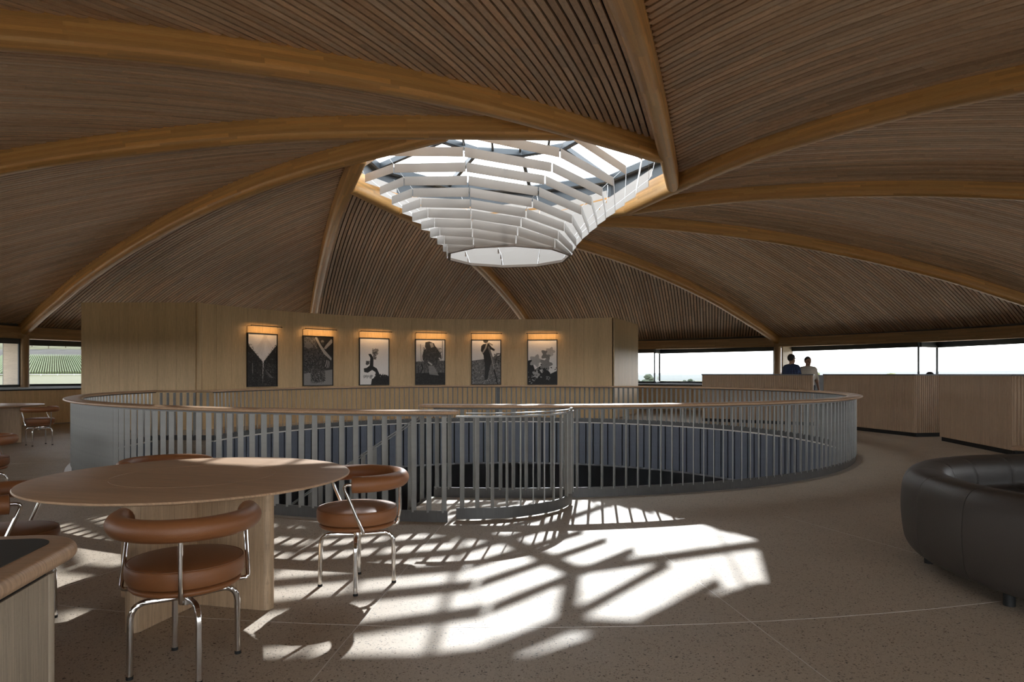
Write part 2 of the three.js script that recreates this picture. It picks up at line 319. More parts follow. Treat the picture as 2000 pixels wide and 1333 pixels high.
// ---------------------------------------------------------------- floor with the stair and atrium opening
const R_IN = 5.93, R_OUT = 7.15, JOG = 176.5, GATE_IN = 261.6, GATE_OUT = 265.4, ATRIUM_Z = 0.3;   // inner atrium circle, outer stair circle, where they join, where the two rails end
const floor = structure('floor', 'speckled terrazzo floor round the atrium opening', 'floor');
{
  const shape = new THREE.Shape(); shape.absarc(0, 0, 16.4, 0, 2 * Math.PI, false);
  const hole = new THREE.Path(), a = (d) => d * D2R;
  for (let i = 0; i <= 200; i++) { const d = lerp(GATE_IN - 360, JOG, i / 200); const x = (R_IN + 0.09) * Math.cos(a(d)), y = (R_IN + 0.09) * Math.sin(a(d)) - ATRIUM_Z; i ? hole.lineTo(x, y) : hole.moveTo(x, y); }
  for (let i = 0; i <= 80; i++) { const d = lerp(JOG, GATE_IN, i / 80); hole.lineTo((R_OUT + 0.09) * Math.cos(a(d)), (R_OUT + 0.09) * Math.sin(a(d)) - ATRIUM_Z); }
  hole.closePath(); shape.holes.push(hole);
  const g = new THREE.ExtrudeGeometry(shape, { depth: 0.3, bevelEnabled: false, curveSegments: 160 });
  g.rotateX(-Math.PI / 2); g.translate(0, -0.3, 0);
  planarUV(g, (x) => x, (x, y, z) => -z + (y < -0.01 ? y : 0));
  part('terrazzo_slab', g, M.terrazzo, floor);
  const jr = sweep([[-0.0025, 0], [0.0025, 0], [0.0025, 0.0008], [-0.0025, 0.0008]], [{ p: v3(7.6, 0, 0), x: v3(0, 0, 1), y: UP }, { p: v3(14.7, 0, 0), x: v3(0, 0, 1), y: UP }], {});
  for (let k = 0; k < 30; k++) { const m = part('joint_strip', jr, M.joint, floor); m.rotation.y = (-94.65 + 12 * k) * D2R; }
  part('joint_strip', sweep([[-0.0025, 0], [0.0025, 0], [0.0025, 0.0008], [-0.0025, 0.0008]], arcFrames(9.95, 0, 360, 0, 180), {}), M.joint, floor);
}
// atrium walls below the floor edge: narrow blue-grey cladding panels
{
  const wall = structure('wall_atrium', 'blue grey metal panels lining the atrium opening', 'wall'); wall.position.z = ATRIUM_Z;
  const mk = (R) => { const w = 0.205, g = box(0.05, 1.12, w - 0.035, R + 0.03, -0.59, 0); return g; };
  const gi = mk(R_IN), go = mk(R_OUT), gd = box(0.03, 3.0, 0.175, R_OUT + 0.035, -2.65, 0);
  const step = 0.205 / R_IN / D2R;
  for (let d = GATE_IN - 360 + 1; d < JOG; d += step) { const m = part('cladding_panel', gi, M.cladding, wall); m.rotation.y = d * D2R; }
  for (let d = JOG + 1; d < GATE_IN; d += 0.205 / R_OUT / D2R) { const m = part('cladding_panel', go, M.cladding, wall); m.rotation.y = d * D2R; }
  const band = (R, a0, a1, y0, y1, n, w = 0.03) => sweep([[0, y0], [w, y0], [w, y1], [0, y1]], arcFrames(R, a0, a1, 0, n), {});
  part('backing', mergeGeometries([band(R_IN + 0.075, GATE_IN - 360, JOG, -1.2, -0.002, 120), band(R_OUT + 0.075, JOG, GATE_IN, -4.1, -0.002, 60)]), M.plinth, wall);
  part('edge_trim', mergeGeometries([band(R_IN - 0.002, GATE_IN - 360, JOG, -0.03, 0.0, 120, 0.095), band(R_OUT - 0.002, JOG, GATE_IN, -0.03, 0.0, 60, 0.095)]), M.joint, wall);
  const lower = structure('floor_lower', 'grey concrete floor and walls of the level below', 'floor'); lower.position.z = ATRIUM_Z;
  part('slab', new THREE.CylinderGeometry(14, 14, 0.2, 64).translate(0, -4.2, 0), M.dark, lower);
  part('wall', sweep([[0, -4.1], [0.2, -4.1], [0.2, -0.3], [0, -0.3]], arcFrames(13.5, 0, 360, 0, 90), {}), M.dark, lower);
  part('soffit', sweep([[0, -1.2], [7.4, -1.2], [7.4, -1.15], [0, -1.15]], arcFrames((a) => a > JOG && a < GATE_IN ? R_OUT + 0.05 : R_IN + 0.05, -98, 262, 0, 180), {}), M.dark, lower);
}
// ---------------------------------------------------------------- perimeter: deep sill walls and saw-tooth windows
const VIEW_BAYS = [];
{
  const wl = structure('wall_perimeter', 'oak panelled low wall under the windows with dark sill', 'wall');
  const add = (a0, a1) => {
    const n = Math.round((a1 - a0) / 3);
    for (let k = 0; k < n; k++) part('panel', sweep([[0, 0.02], [0.04, 0.02], [0.04, 0.9], [0, 0.9]], arcFrames(12.9, a0 + (a1 - a0) * k / n + 0.012, a0 + (a1 - a0) * (k + 1) / n - 0.012, 0, 3), { v0: k * 0.31, uvScale: [1, 1] }), M.oakWall ?? M.oak, wl);
    part('sill', sweep([[-0.03, 0.9], [3.1, 0.93], [3.1, 0.955], [-0.03, 0.935]], arcFrames(12.9, a0, a1, 0, n), {}), M.sill, wl);
    part('core', sweep([[0.05, 0], [3.2, 0], [3.2, 0.9], [0.05, 0.9]], arcFrames(12.9, a0, a1, 0, n), {}), M.dark, wl);
  };
  add(-71.5, 255);
}
{
  const RO = 15.95, RI = 14.85; let num = 0;
  for (let k = 0; k < 10; k++) {
    const aCol = BEAM_FOOT + k * STEP;            // this bay runs clockwise from the column at aCol
    for (const half of [0, 1]) {
      const aOut = aCol - half * 18 - (half ? 0 : 0.5), aIn = aCol - 18 - half * 18 + (half ? 0.5 : 0);
      const A = pol(RO, aOut), B = pol(RI, aIn), mid = (((aOut + aIn) / 2 % 360) + 360) % 360, low = (mid > 258 && mid < 290) ? 0.04 : 0.955;
      const w = new THREE.Group(); w.name = 'window_' + (++num); scene.add(w); w.userData = { kind: 'structure', label: 'wide dark framed window in the saw tooth glazing ring', category: 'window' };
      const at = (P, y) => v3(P.x, y, P.z);
      part('window_frame', mergeGeometries([barBetween(at(A, 2.26), at(B, 2.26), 0.09, 0.2), barBetween(at(A, low + 0.035), at(B, low + 0.035), 0.08, 0.07), barBetween(at(A, low), at(A, 2.36), 0.06, 0.06), barBetween(at(B, low), at(B, 2.36), 0.05, 0.05)]), M.frame, w);
      const pane = (P, Q, y0, y1) => { const g = new THREE.BufferGeometry(); g.setAttribute('position', new THREE.Float32BufferAttribute([P.x, y0, P.z, Q.x, y0, Q.z, Q.x, y1, Q.z, P.x, y1, P.z], 3)); g.setIndex([0, 1, 2, 0, 2, 3]); g.computeVertexNormals(); return g; };
      part('pane', pane(A, B, low, 2.3), M.glass, w);
      const C = pol(RI + 0.1, aOut);
      if (half) { part('return_pane', pane(C, A, low, 2.3), M.glass, w); part('return_frame', mergeGeometries([barBetween(at(C, 2.26), at(A, 2.26), 0.09, 0.2), barBetween(at(C, low + 0.035), at(A, low + 0.035), 0.08, 0.07)]), M.frame, w); }
      else part('return_panel', sweep(rectProfile(0.06, RO - RI - 0.08), [{ p: v3(C.x, low, C.z), x: pol(1, aOut + 90), y: pol(1, aOut) }, { p: v3(C.x, 2.36, C.z), x: pol(1, aOut + 90), y: pol(1, aOut) }], {}), M.oakPale, w);
    }
  }
}
// ---------------------------------------------------------------- picture wall: a free-standing oak core, curved towards the atrium
const coreR = (a) => 7.35 + 0.45 * (a - 66) / 95;
{
  const core = structure('wall_core', 'oak panelled core with a concave picture wall facing the atrium', 'wall'), TOP = 3.0;
  const v = (g, s) => planarUV(g, (x, y, z) => Math.atan2(-z, x) * 7.5 + s, (x, y, z) => y);
  let k = 0;
  const panelW = 3.4;   // degrees
  const n = Math.round((160.7 - 66) / panelW);
  for (let i = 0; i < n; i++) { const a0 = lerp(66.2, 160.4, i / n) + 0.012, a1 = lerp(66.2, 160.4, (i + 1) / n) - 0.012; part('panel', v(sweep([[0, 0], [0.03, 0], [0.03, TOP], [0, TOP]], arcFrames(coreR, a0, a1, 0, 3), {}), (i * 0.37) % 1), M.oak, core); }
  const flat = (P, Q, m) => {   // straight face in panels from P to Q
    const d = Q.clone().sub(P), L = d.length(), cnt = Math.round(L / 0.43), x = d.clone().normalize();
    for (let i = 0; i < cnt; i++) { const g = sweep(rectProfile(L / cnt - 0.004, 0.03), [{ p: P.clone().addScaledVector(x, (i + 0.5) * L / cnt), x, y: v3(x.z, 0, -x.x) }, { p: P.clone().addScaledVector(x, (i + 0.5) * L / cnt).setY(TOP), x, y: v3(x.z, 0, -x.x) }], {}); part('panel', planarUV(g, (px, py, pz) => (px - P.x) * x.x + (pz - P.z) * x.z + i * 0.31, (px, py) => py), m, core); }
  };
  const L0 = pol(coreR(161), 161), L1 = v3(-10.12, 0, L0.z - 0.02), R0 = pol(coreR(66), 66), R1 = pol(10.6, 66.3);
  flat(L0.clone().setX(L0.x - 0.05), L1, M.oak); flat(R1, R0.clone().addScaledVector(pol(1, 66), 0.04), M.oak);
  // rounded left corner post, and the solid body behind the panels
  part('corner_post', new THREE.CylinderGeometry(0.07, 0.07, TOP, 20).translate(L0.x + 0.0, TOP / 2, L0.z - 0.05), M.oak, core);
  const s = new THREE.Shape(); for (let i = 0; i <= 40; i++) { const a = lerp(66.4, 160.3, i / 40), P = pol(coreR(a) + 0.04, a); i ? s.lineTo(P.x, -P.z) : s.moveTo(P.x, -P.z); }
  s.lineTo(L1.x + 0.02, -L1.z + 0.04); for (let i = 0; i <= 30; i++) { const a = lerp(164, 66.5, i / 30), P = pol(10.55, a); s.lineTo(P.x, -P.z); } s.closePath();
  const g = new THREE.ExtrudeGeometry(s, { depth: TOP - 0.01, bevelEnabled: false }); g.rotateX(-Math.PI / 2); planarUV(g, (x, y, z) => x, (x, y, z) => y); part('core_body', g, M.oak, core);
}

// ---------------------------------------------------------------- skylight over the oculus
{
  const sk = structure('window_21', 'ten sided glazed skylight with dark bars over the oculus', 'skylight'), V0 = 10;
  const ringPts = (r, y) => Array.from({ length: 10 }, (_, k) => pol(r, V0 + 36 * k, y));
  const o = ringPts(3.3, 5.84), i = ringPts(1.6, 6.2), bars = [];
  for (let k = 0; k < 10; k++) { const n = (k + 1) % 10; bars.push(barBetween(o[k], o[n], 0.22, 0.2), barBetween(i[k], i[n], 0.13, 0.15), barBetween(o[k], i[k], 0.085, 0.13)); }
  for (const x of [-1.02, -0.42, 0.18, 0.78]) { const z = Math.sqrt(1.5 * 1.5 - x * x); bars.push(barBetween(v3(x, 6.22, -z), v3(x, 6.22, z), 0.05, 0.06)); }
  bars.forEach((g) => part('glazing_bar', g, M.frame, sk));
  const tri = (pts) => { const g = new THREE.BufferGeometry(); g.setAttribute('position', new THREE.Float32BufferAttribute(pts.flatMap((p) => [p.x, p.y + 0.06, p.z]), 3)); g.setIndex(pts.length === 4 ? [0, 1, 2, 0, 2, 3] : Array.from({ length: pts.length - 2 }, (_, q) => [0, q + 1, q + 2]).flat()); g.computeVertexNormals(); return g; };
  for (let k = 0; k < 10; k++) { const n = (k + 1) % 10; part('pane', tri([o[k], o[n], i[n], i[k]]), M.skyGlass, sk); }
  part('pane', tri(i), M.skyGlass, sk);
  part('curb', mergeGeometries(Array.from({ length: 10 }, (_, k) => { const a = pol(3.42, V0 + 36 * k), b = pol(3.42, V0 + 36 * (k + 1)); return sweep([[-0.1, 0], [0.1, 0], [0.1, 0.6], [-0.1, 0.6]], pathFrames([a.setY(5.24), b.setY(5.24)]), {}); })), M.frame, sk);
}
// ---------------------------------------------------------------- hanging louvre: white bands winding down a ten-sided funnel
{
  const ch = thing('louvre_chandelier', 'white spiral louvre hanging below the oculus like a faceted funnel', 'chandelier');
  const LV = [[5.46, 2.90, -13.8], [5.23, 2.81, -15.0], [5.005, 2.53, -16.3], [4.827, 2.305, -17.4], [4.665, 2.107, -18.7], [4.518, 1.917, -20.2], [4.363, 1.745, -22], [4.218, 1.581, -24.4], [4.086, 1.447, -26.8], [3.945, 1.341, -28.7], [3.81, 1.275, -29.6], [3.678, 1.229, -30.1], [3.55, 1.20, -30.4]], H = LV.map((l) => l[0]), BOT = 3.645, PH = 0.158;   // height, radius, turn of each level
  const line = (k, y) => { let i = 0; while (i < LV.length - 2 && y < LV[i + 1][0]) i++; const t = (LV[i][0] - y) / (LV[i][0] - LV[i + 1][0]); return pol(lerp(LV[i][1], LV[i + 1][1], t), -90 + lerp(LV[i][2], LV[i + 1][2], t) + 36 * k, y).add(v3(-0.07, 0, 0)); };
  for (let k = 0; k < 10; k++) for (let n = 0; n < H.length - 1; n++) {
    const A = line(k, H[n]), B = line(k + 1, H[n + 1]), d = v3(B.x - A.x, 0, B.z - A.z), L = d.length(), x = d.clone().divideScalar(L), gap = 0.012;
    const yA = lerp(A.y, B.y, gap / L), yB = lerp(A.y, B.y, 1 - gap / L);
    let poly = [[gap, yA - PH], [L - gap, yB - PH], [L - gap, yB], [gap, yA]];
    const out = []; for (let i = 0; i < poly.length; i++) { const p = poly[i], q = poly[(i + 1) % poly.length], pi = p[1] >= BOT, qi = q[1] >= BOT; if (pi) out.push(p); if (pi !== qi) { const t = (BOT - p[1]) / (q[1] - p[1]); out.push([lerp(p[0], q[0], t), BOT]); } }
    if (out.length < 3) continue; const ys = out.map((p) => p[1]); if (Math.max(...ys) - Math.min(...ys) < 0.01) continue;
    const s = new THREE.Shape(out.map((p) => new THREE.Vector2(p[0], p[1]))), g = new THREE.ExtrudeGeometry(s, { depth: 0.004, bevelEnabled: false });
    const m = new THREE.Matrix4().makeBasis(x, UP, v3().crossVectors(x, UP)); m.setPosition(A.x, 0, A.z); g.applyMatrix4(m);
    part('louvre_band', g, M.louvre, ch);
  }
  for (let k = 0; k < 10; k++) { const pts = [line(k, 5.6)]; for (const y of H) if (y > BOT) pts.push(line(k, y).lerp(v3(-0.07, y, 0), -0.006)); pts.push(line(k, BOT)); part('cable', tube(pts, 0.0045, { n: 6 }), M.cable, ch); }
  const rim = Array.from({ length: 10 }, (_, k) => line(k, BOT));
  for (let k = 0; k < 10; k++) { const a = rim[k], b = rim[(k + 1) % 10], t = b.clone().sub(a).normalize(), A = a.clone().addScaledVector(t, -0.012), B = b.clone().addScaledVector(t, 0.012); part('bottom_frame', sweep([[-0.022, -0.03], [0.03, -0.03], [0.012, 0.02], [-0.022, 0.02]], pathFrames([A, B]), {}), M.ring, ch); }
}
// ---------------------------------------------------------------- railings
const railProfile = (() => { const p = [], w = 0.11, h = 0.02; for (let i = 0; i < 24; i++) { const a = i / 24 * 2 * Math.PI, c = Math.cos(a), s = Math.sin(a); p.push([w * Math.sign(c) * Math.abs(c) ** 0.45, h * Math.sign(s) * Math.abs(s) ** 0.75]); } return p; })();
const baluster = box(0.05, 0.86, 0.009, 0, 0.515, 0);
const TWIST = -38;
function addBars(parent, pts) { for (const [P, dir, geo] of pts) { const m = part('baluster', geo ?? baluster, M.steel, parent); m.position.copy(P); m.rotation.y = dir * D2R; } }
function endRounded(fr) { const a = fr[0], b = fr[fr.length - 1]; const t0 = a.p.clone().sub(fr[1].p).normalize(), t1 = b.p.clone().sub(fr[fr.length - 2].p).normalize(); const mk = (f, t) => [[0.05, 0.9], [0.085, 0.65], [0.1, 0.3]].map(([d, k]) => ({ p: f.p.clone().addScaledVector(t, d), x: f.x, y: f.y, k, ky: 0.5 + k / 2 })); return [...mk(a, t0).reverse(), ...fr, ...mk(b, t1)]; }
{
  const g = thing('atrium_railing', 'long circular steel railing with oak handrail round the atrium', 'railing', null, v3(0, 0, ATRIUM_Z)), a0 = GATE_IN - 360 + 0.3, a1 = JOG, step = 0.137 / R_IN / D2R;
  part('handrail', sweep(railProfile, endRounded(arcFrames(R_IN, a0 - 0.6, a1, 0.978, 150)), { crease: 0.9 }), M.handrail, g);
  part('top_bar', sweep(rectProfile(0.05, 0.014), arcFrames(R_IN, a0, a1, 0.942, 150), {}), M.steelPlate, g);
  part('kick_plate', sweep(rectProfile(0.014, 0.105), arcFrames(R_IN, a0, a1, 0, 150), {}), M.steelPlate, g);
  const bars = []; for (let d = a0 + 0.3; d < a1; d += step) bars.push([pol(R_IN, d), d + TWIST]);
  addBars(g, bars);
  const post = part('post', box(0.02, 0.94, 0.13, 0, 0.47, 0), M.steelPlate, g); post.position.copy(pol(R_IN, 93.9)); post.rotation.y = 93.9 * D2R;
}
{
  const g = thing('stair_railing', 'steel railing with oak handrail along the outside of the stair', 'railing', null, v3(0, 0, ATRIUM_Z)), a1 = GATE_OUT, step = 0.137 / R_OUT / D2R;
  const jogR = (i, n) => lerp(R_IN + 0.1, R_OUT, i / n), J0 = pol(R_IN, JOG), J1 = pol(R_OUT, JOG);
  const fr = [...Array.from({ length: 5 }, (_, i) => ({ p: pol(lerp(R_IN, R_OUT - 0.16, i / 4), JOG, 0.978), x: pol(1, JOG - 90), y: UP })), { p: pol(R_OUT - 0.04, JOG + 0.25, 0.978), x: pol(1, JOG - 45), y: UP, k: 1.05 }, ...arcFrames(R_OUT, JOG + 1.4, a1, 0.978, 70)];
  part('handrail', sweep(railProfile, [...fr.slice(0, -1), ...endRounded(fr.slice(-2)).slice(4)], { crease: 0.9 }), M.handrail, g);
  part('top_bar', sweep(rectProfile(0.05, 0.014), arcFrames(R_OUT, JOG, a1, 0.942, 70), {}), M.steelPlate, g);
  part('kick_plate', mergeGeometries([sweep(rectProfile(0.014, 0.1), arcFrames(R_OUT, JOG, a1, 0, 70), {}), sweep(rectProfile(0.014, 0.1), [{ p: J0, x: pol(1, JOG + 90), y: UP }, { p: J1, x: pol(1, JOG + 90), y: UP }], {})]), M.steelPlate, g);
  const bars = []; for (let d = a1 - 0.25; d > JOG; d -= step) bars.push([pol(R_OUT, d), d + TWIST]);
  for (let r = R_IN + 0.13; r < R_OUT - 0.05; r += 0.137) bars.push([pol(r, JOG), JOG + 90 + TWIST]);
  addBars(g, bars);
}
{ // swing gate closing the head of the stair: a quarter-round steel leaf
  const g = thing('stair_gate', 'low curved steel gate without wood at the head of the stair', 'gate'), C = v3(-0.38, 0, 13.5 - 7.15), r = 1.0;
  const P = (d, y) => C.clone().add(pol(r, d, y)), n = 30, a0 = -97, a1 = 3;
  const fr = (y, A = a0, B = a1) => Array.from({ length: n + 1 }, (_, i) => { const d = lerp(A, B, i / n); return { p: P(d, y), x: pol(1, d), y: UP }; });
  part('top_rail', sweep(roundedProfile(0.05, 0.016, 0.005, 2), fr(0.935), {}), M.steel, g);
  part('upper_rail', sweep(roundedProfile(0.03, 0.012, 0.004, 2), [...fr(0.965, a0 + 5, a1), { p: P(a1 + 2.5, 0.965), x: pol(1, a1), y: UP }], {}), M.steel, g);
  part('base_plate', sweep(rectProfile(0.014, 0.1), fr(0.012), {}), M.steelPlate, g);
  const bar = box(0.05, 0.83, 0.009, 0, 0.525, 0), bars = [];
  for (let d = a0 + 3; d < a1 - 6; d += 7.85) bars.push([P(d, 0), d + TWIST, bar]);
  addBars(g, bars);
  const wide = box(0.012, 0.93, 0.12, 0, 0.475, 0);
  const hp = part('hinge_plate', wide, M.steelPlate, g); hp.position.copy(P(a1 - 3, 0)); hp.rotation.y = (a1 - 3) * D2R;
}
// ---------------------------------------------------------------- stair winding down inside the outer circle
{
  const st = thing('staircase', 'curved stair going down along the atrium with steel balustrade', 'staircase', null, v3(0, 0, ATRIUM_Z)), N = 24, step = 0.29 / 6.5 / D2R, a0 = GATE_IN - 0.2;
  for (let i = 0; i < N; i++) part('tread', sweep([[0, -0.17], [R_OUT - R_IN - 0.03, -0.17], [R_OUT - R_IN - 0.03, 0], [0, 0]], arcFrames(R_IN, a0 - i * step, a0 - (i + 1) * step - 0.2, -0.17 * (i + 1), 2), {}), M.terrazzo, st);
  const y = (t) => -0.17 * (0.5 + t * N), end = a0 - N * step;
  part('stringer', sweep([[-0.02, -0.32], [0.005, -0.32], [0.005, 0.1], [-0.02, 0.1]], arcFrames(R_IN, a0, end, y, 40), {}), M.steelPlate, st);
  part('handrail', sweep(roundedProfile(0.04, 0.016, 0.006, 2), arcFrames(R_IN - 0.01, a0, end, (t) => y(t) + 1.02, 40), {}), M.steel, st);
  part('handrail', sweep(roundedProfile(0.02, 0.012, 0.005, 2), arcFrames(R_IN + 0.05, a0, end, (t) => y(t) + 0.985, 40), {}), M.steel, st);
  const bar = box(0.05, 0.94, 0.009, 0, 0.55, 0);
  for (let d = a0 - 0.8; d > end; d -= 0.137 / R_IN / D2R) { const m = part('baluster', bar, M.steel, st); m.position.copy(pol(R_IN, d, y((a0 - d) / (a0 - end)))); m.rotation.y = (d + TWIST) * D2R; }
}
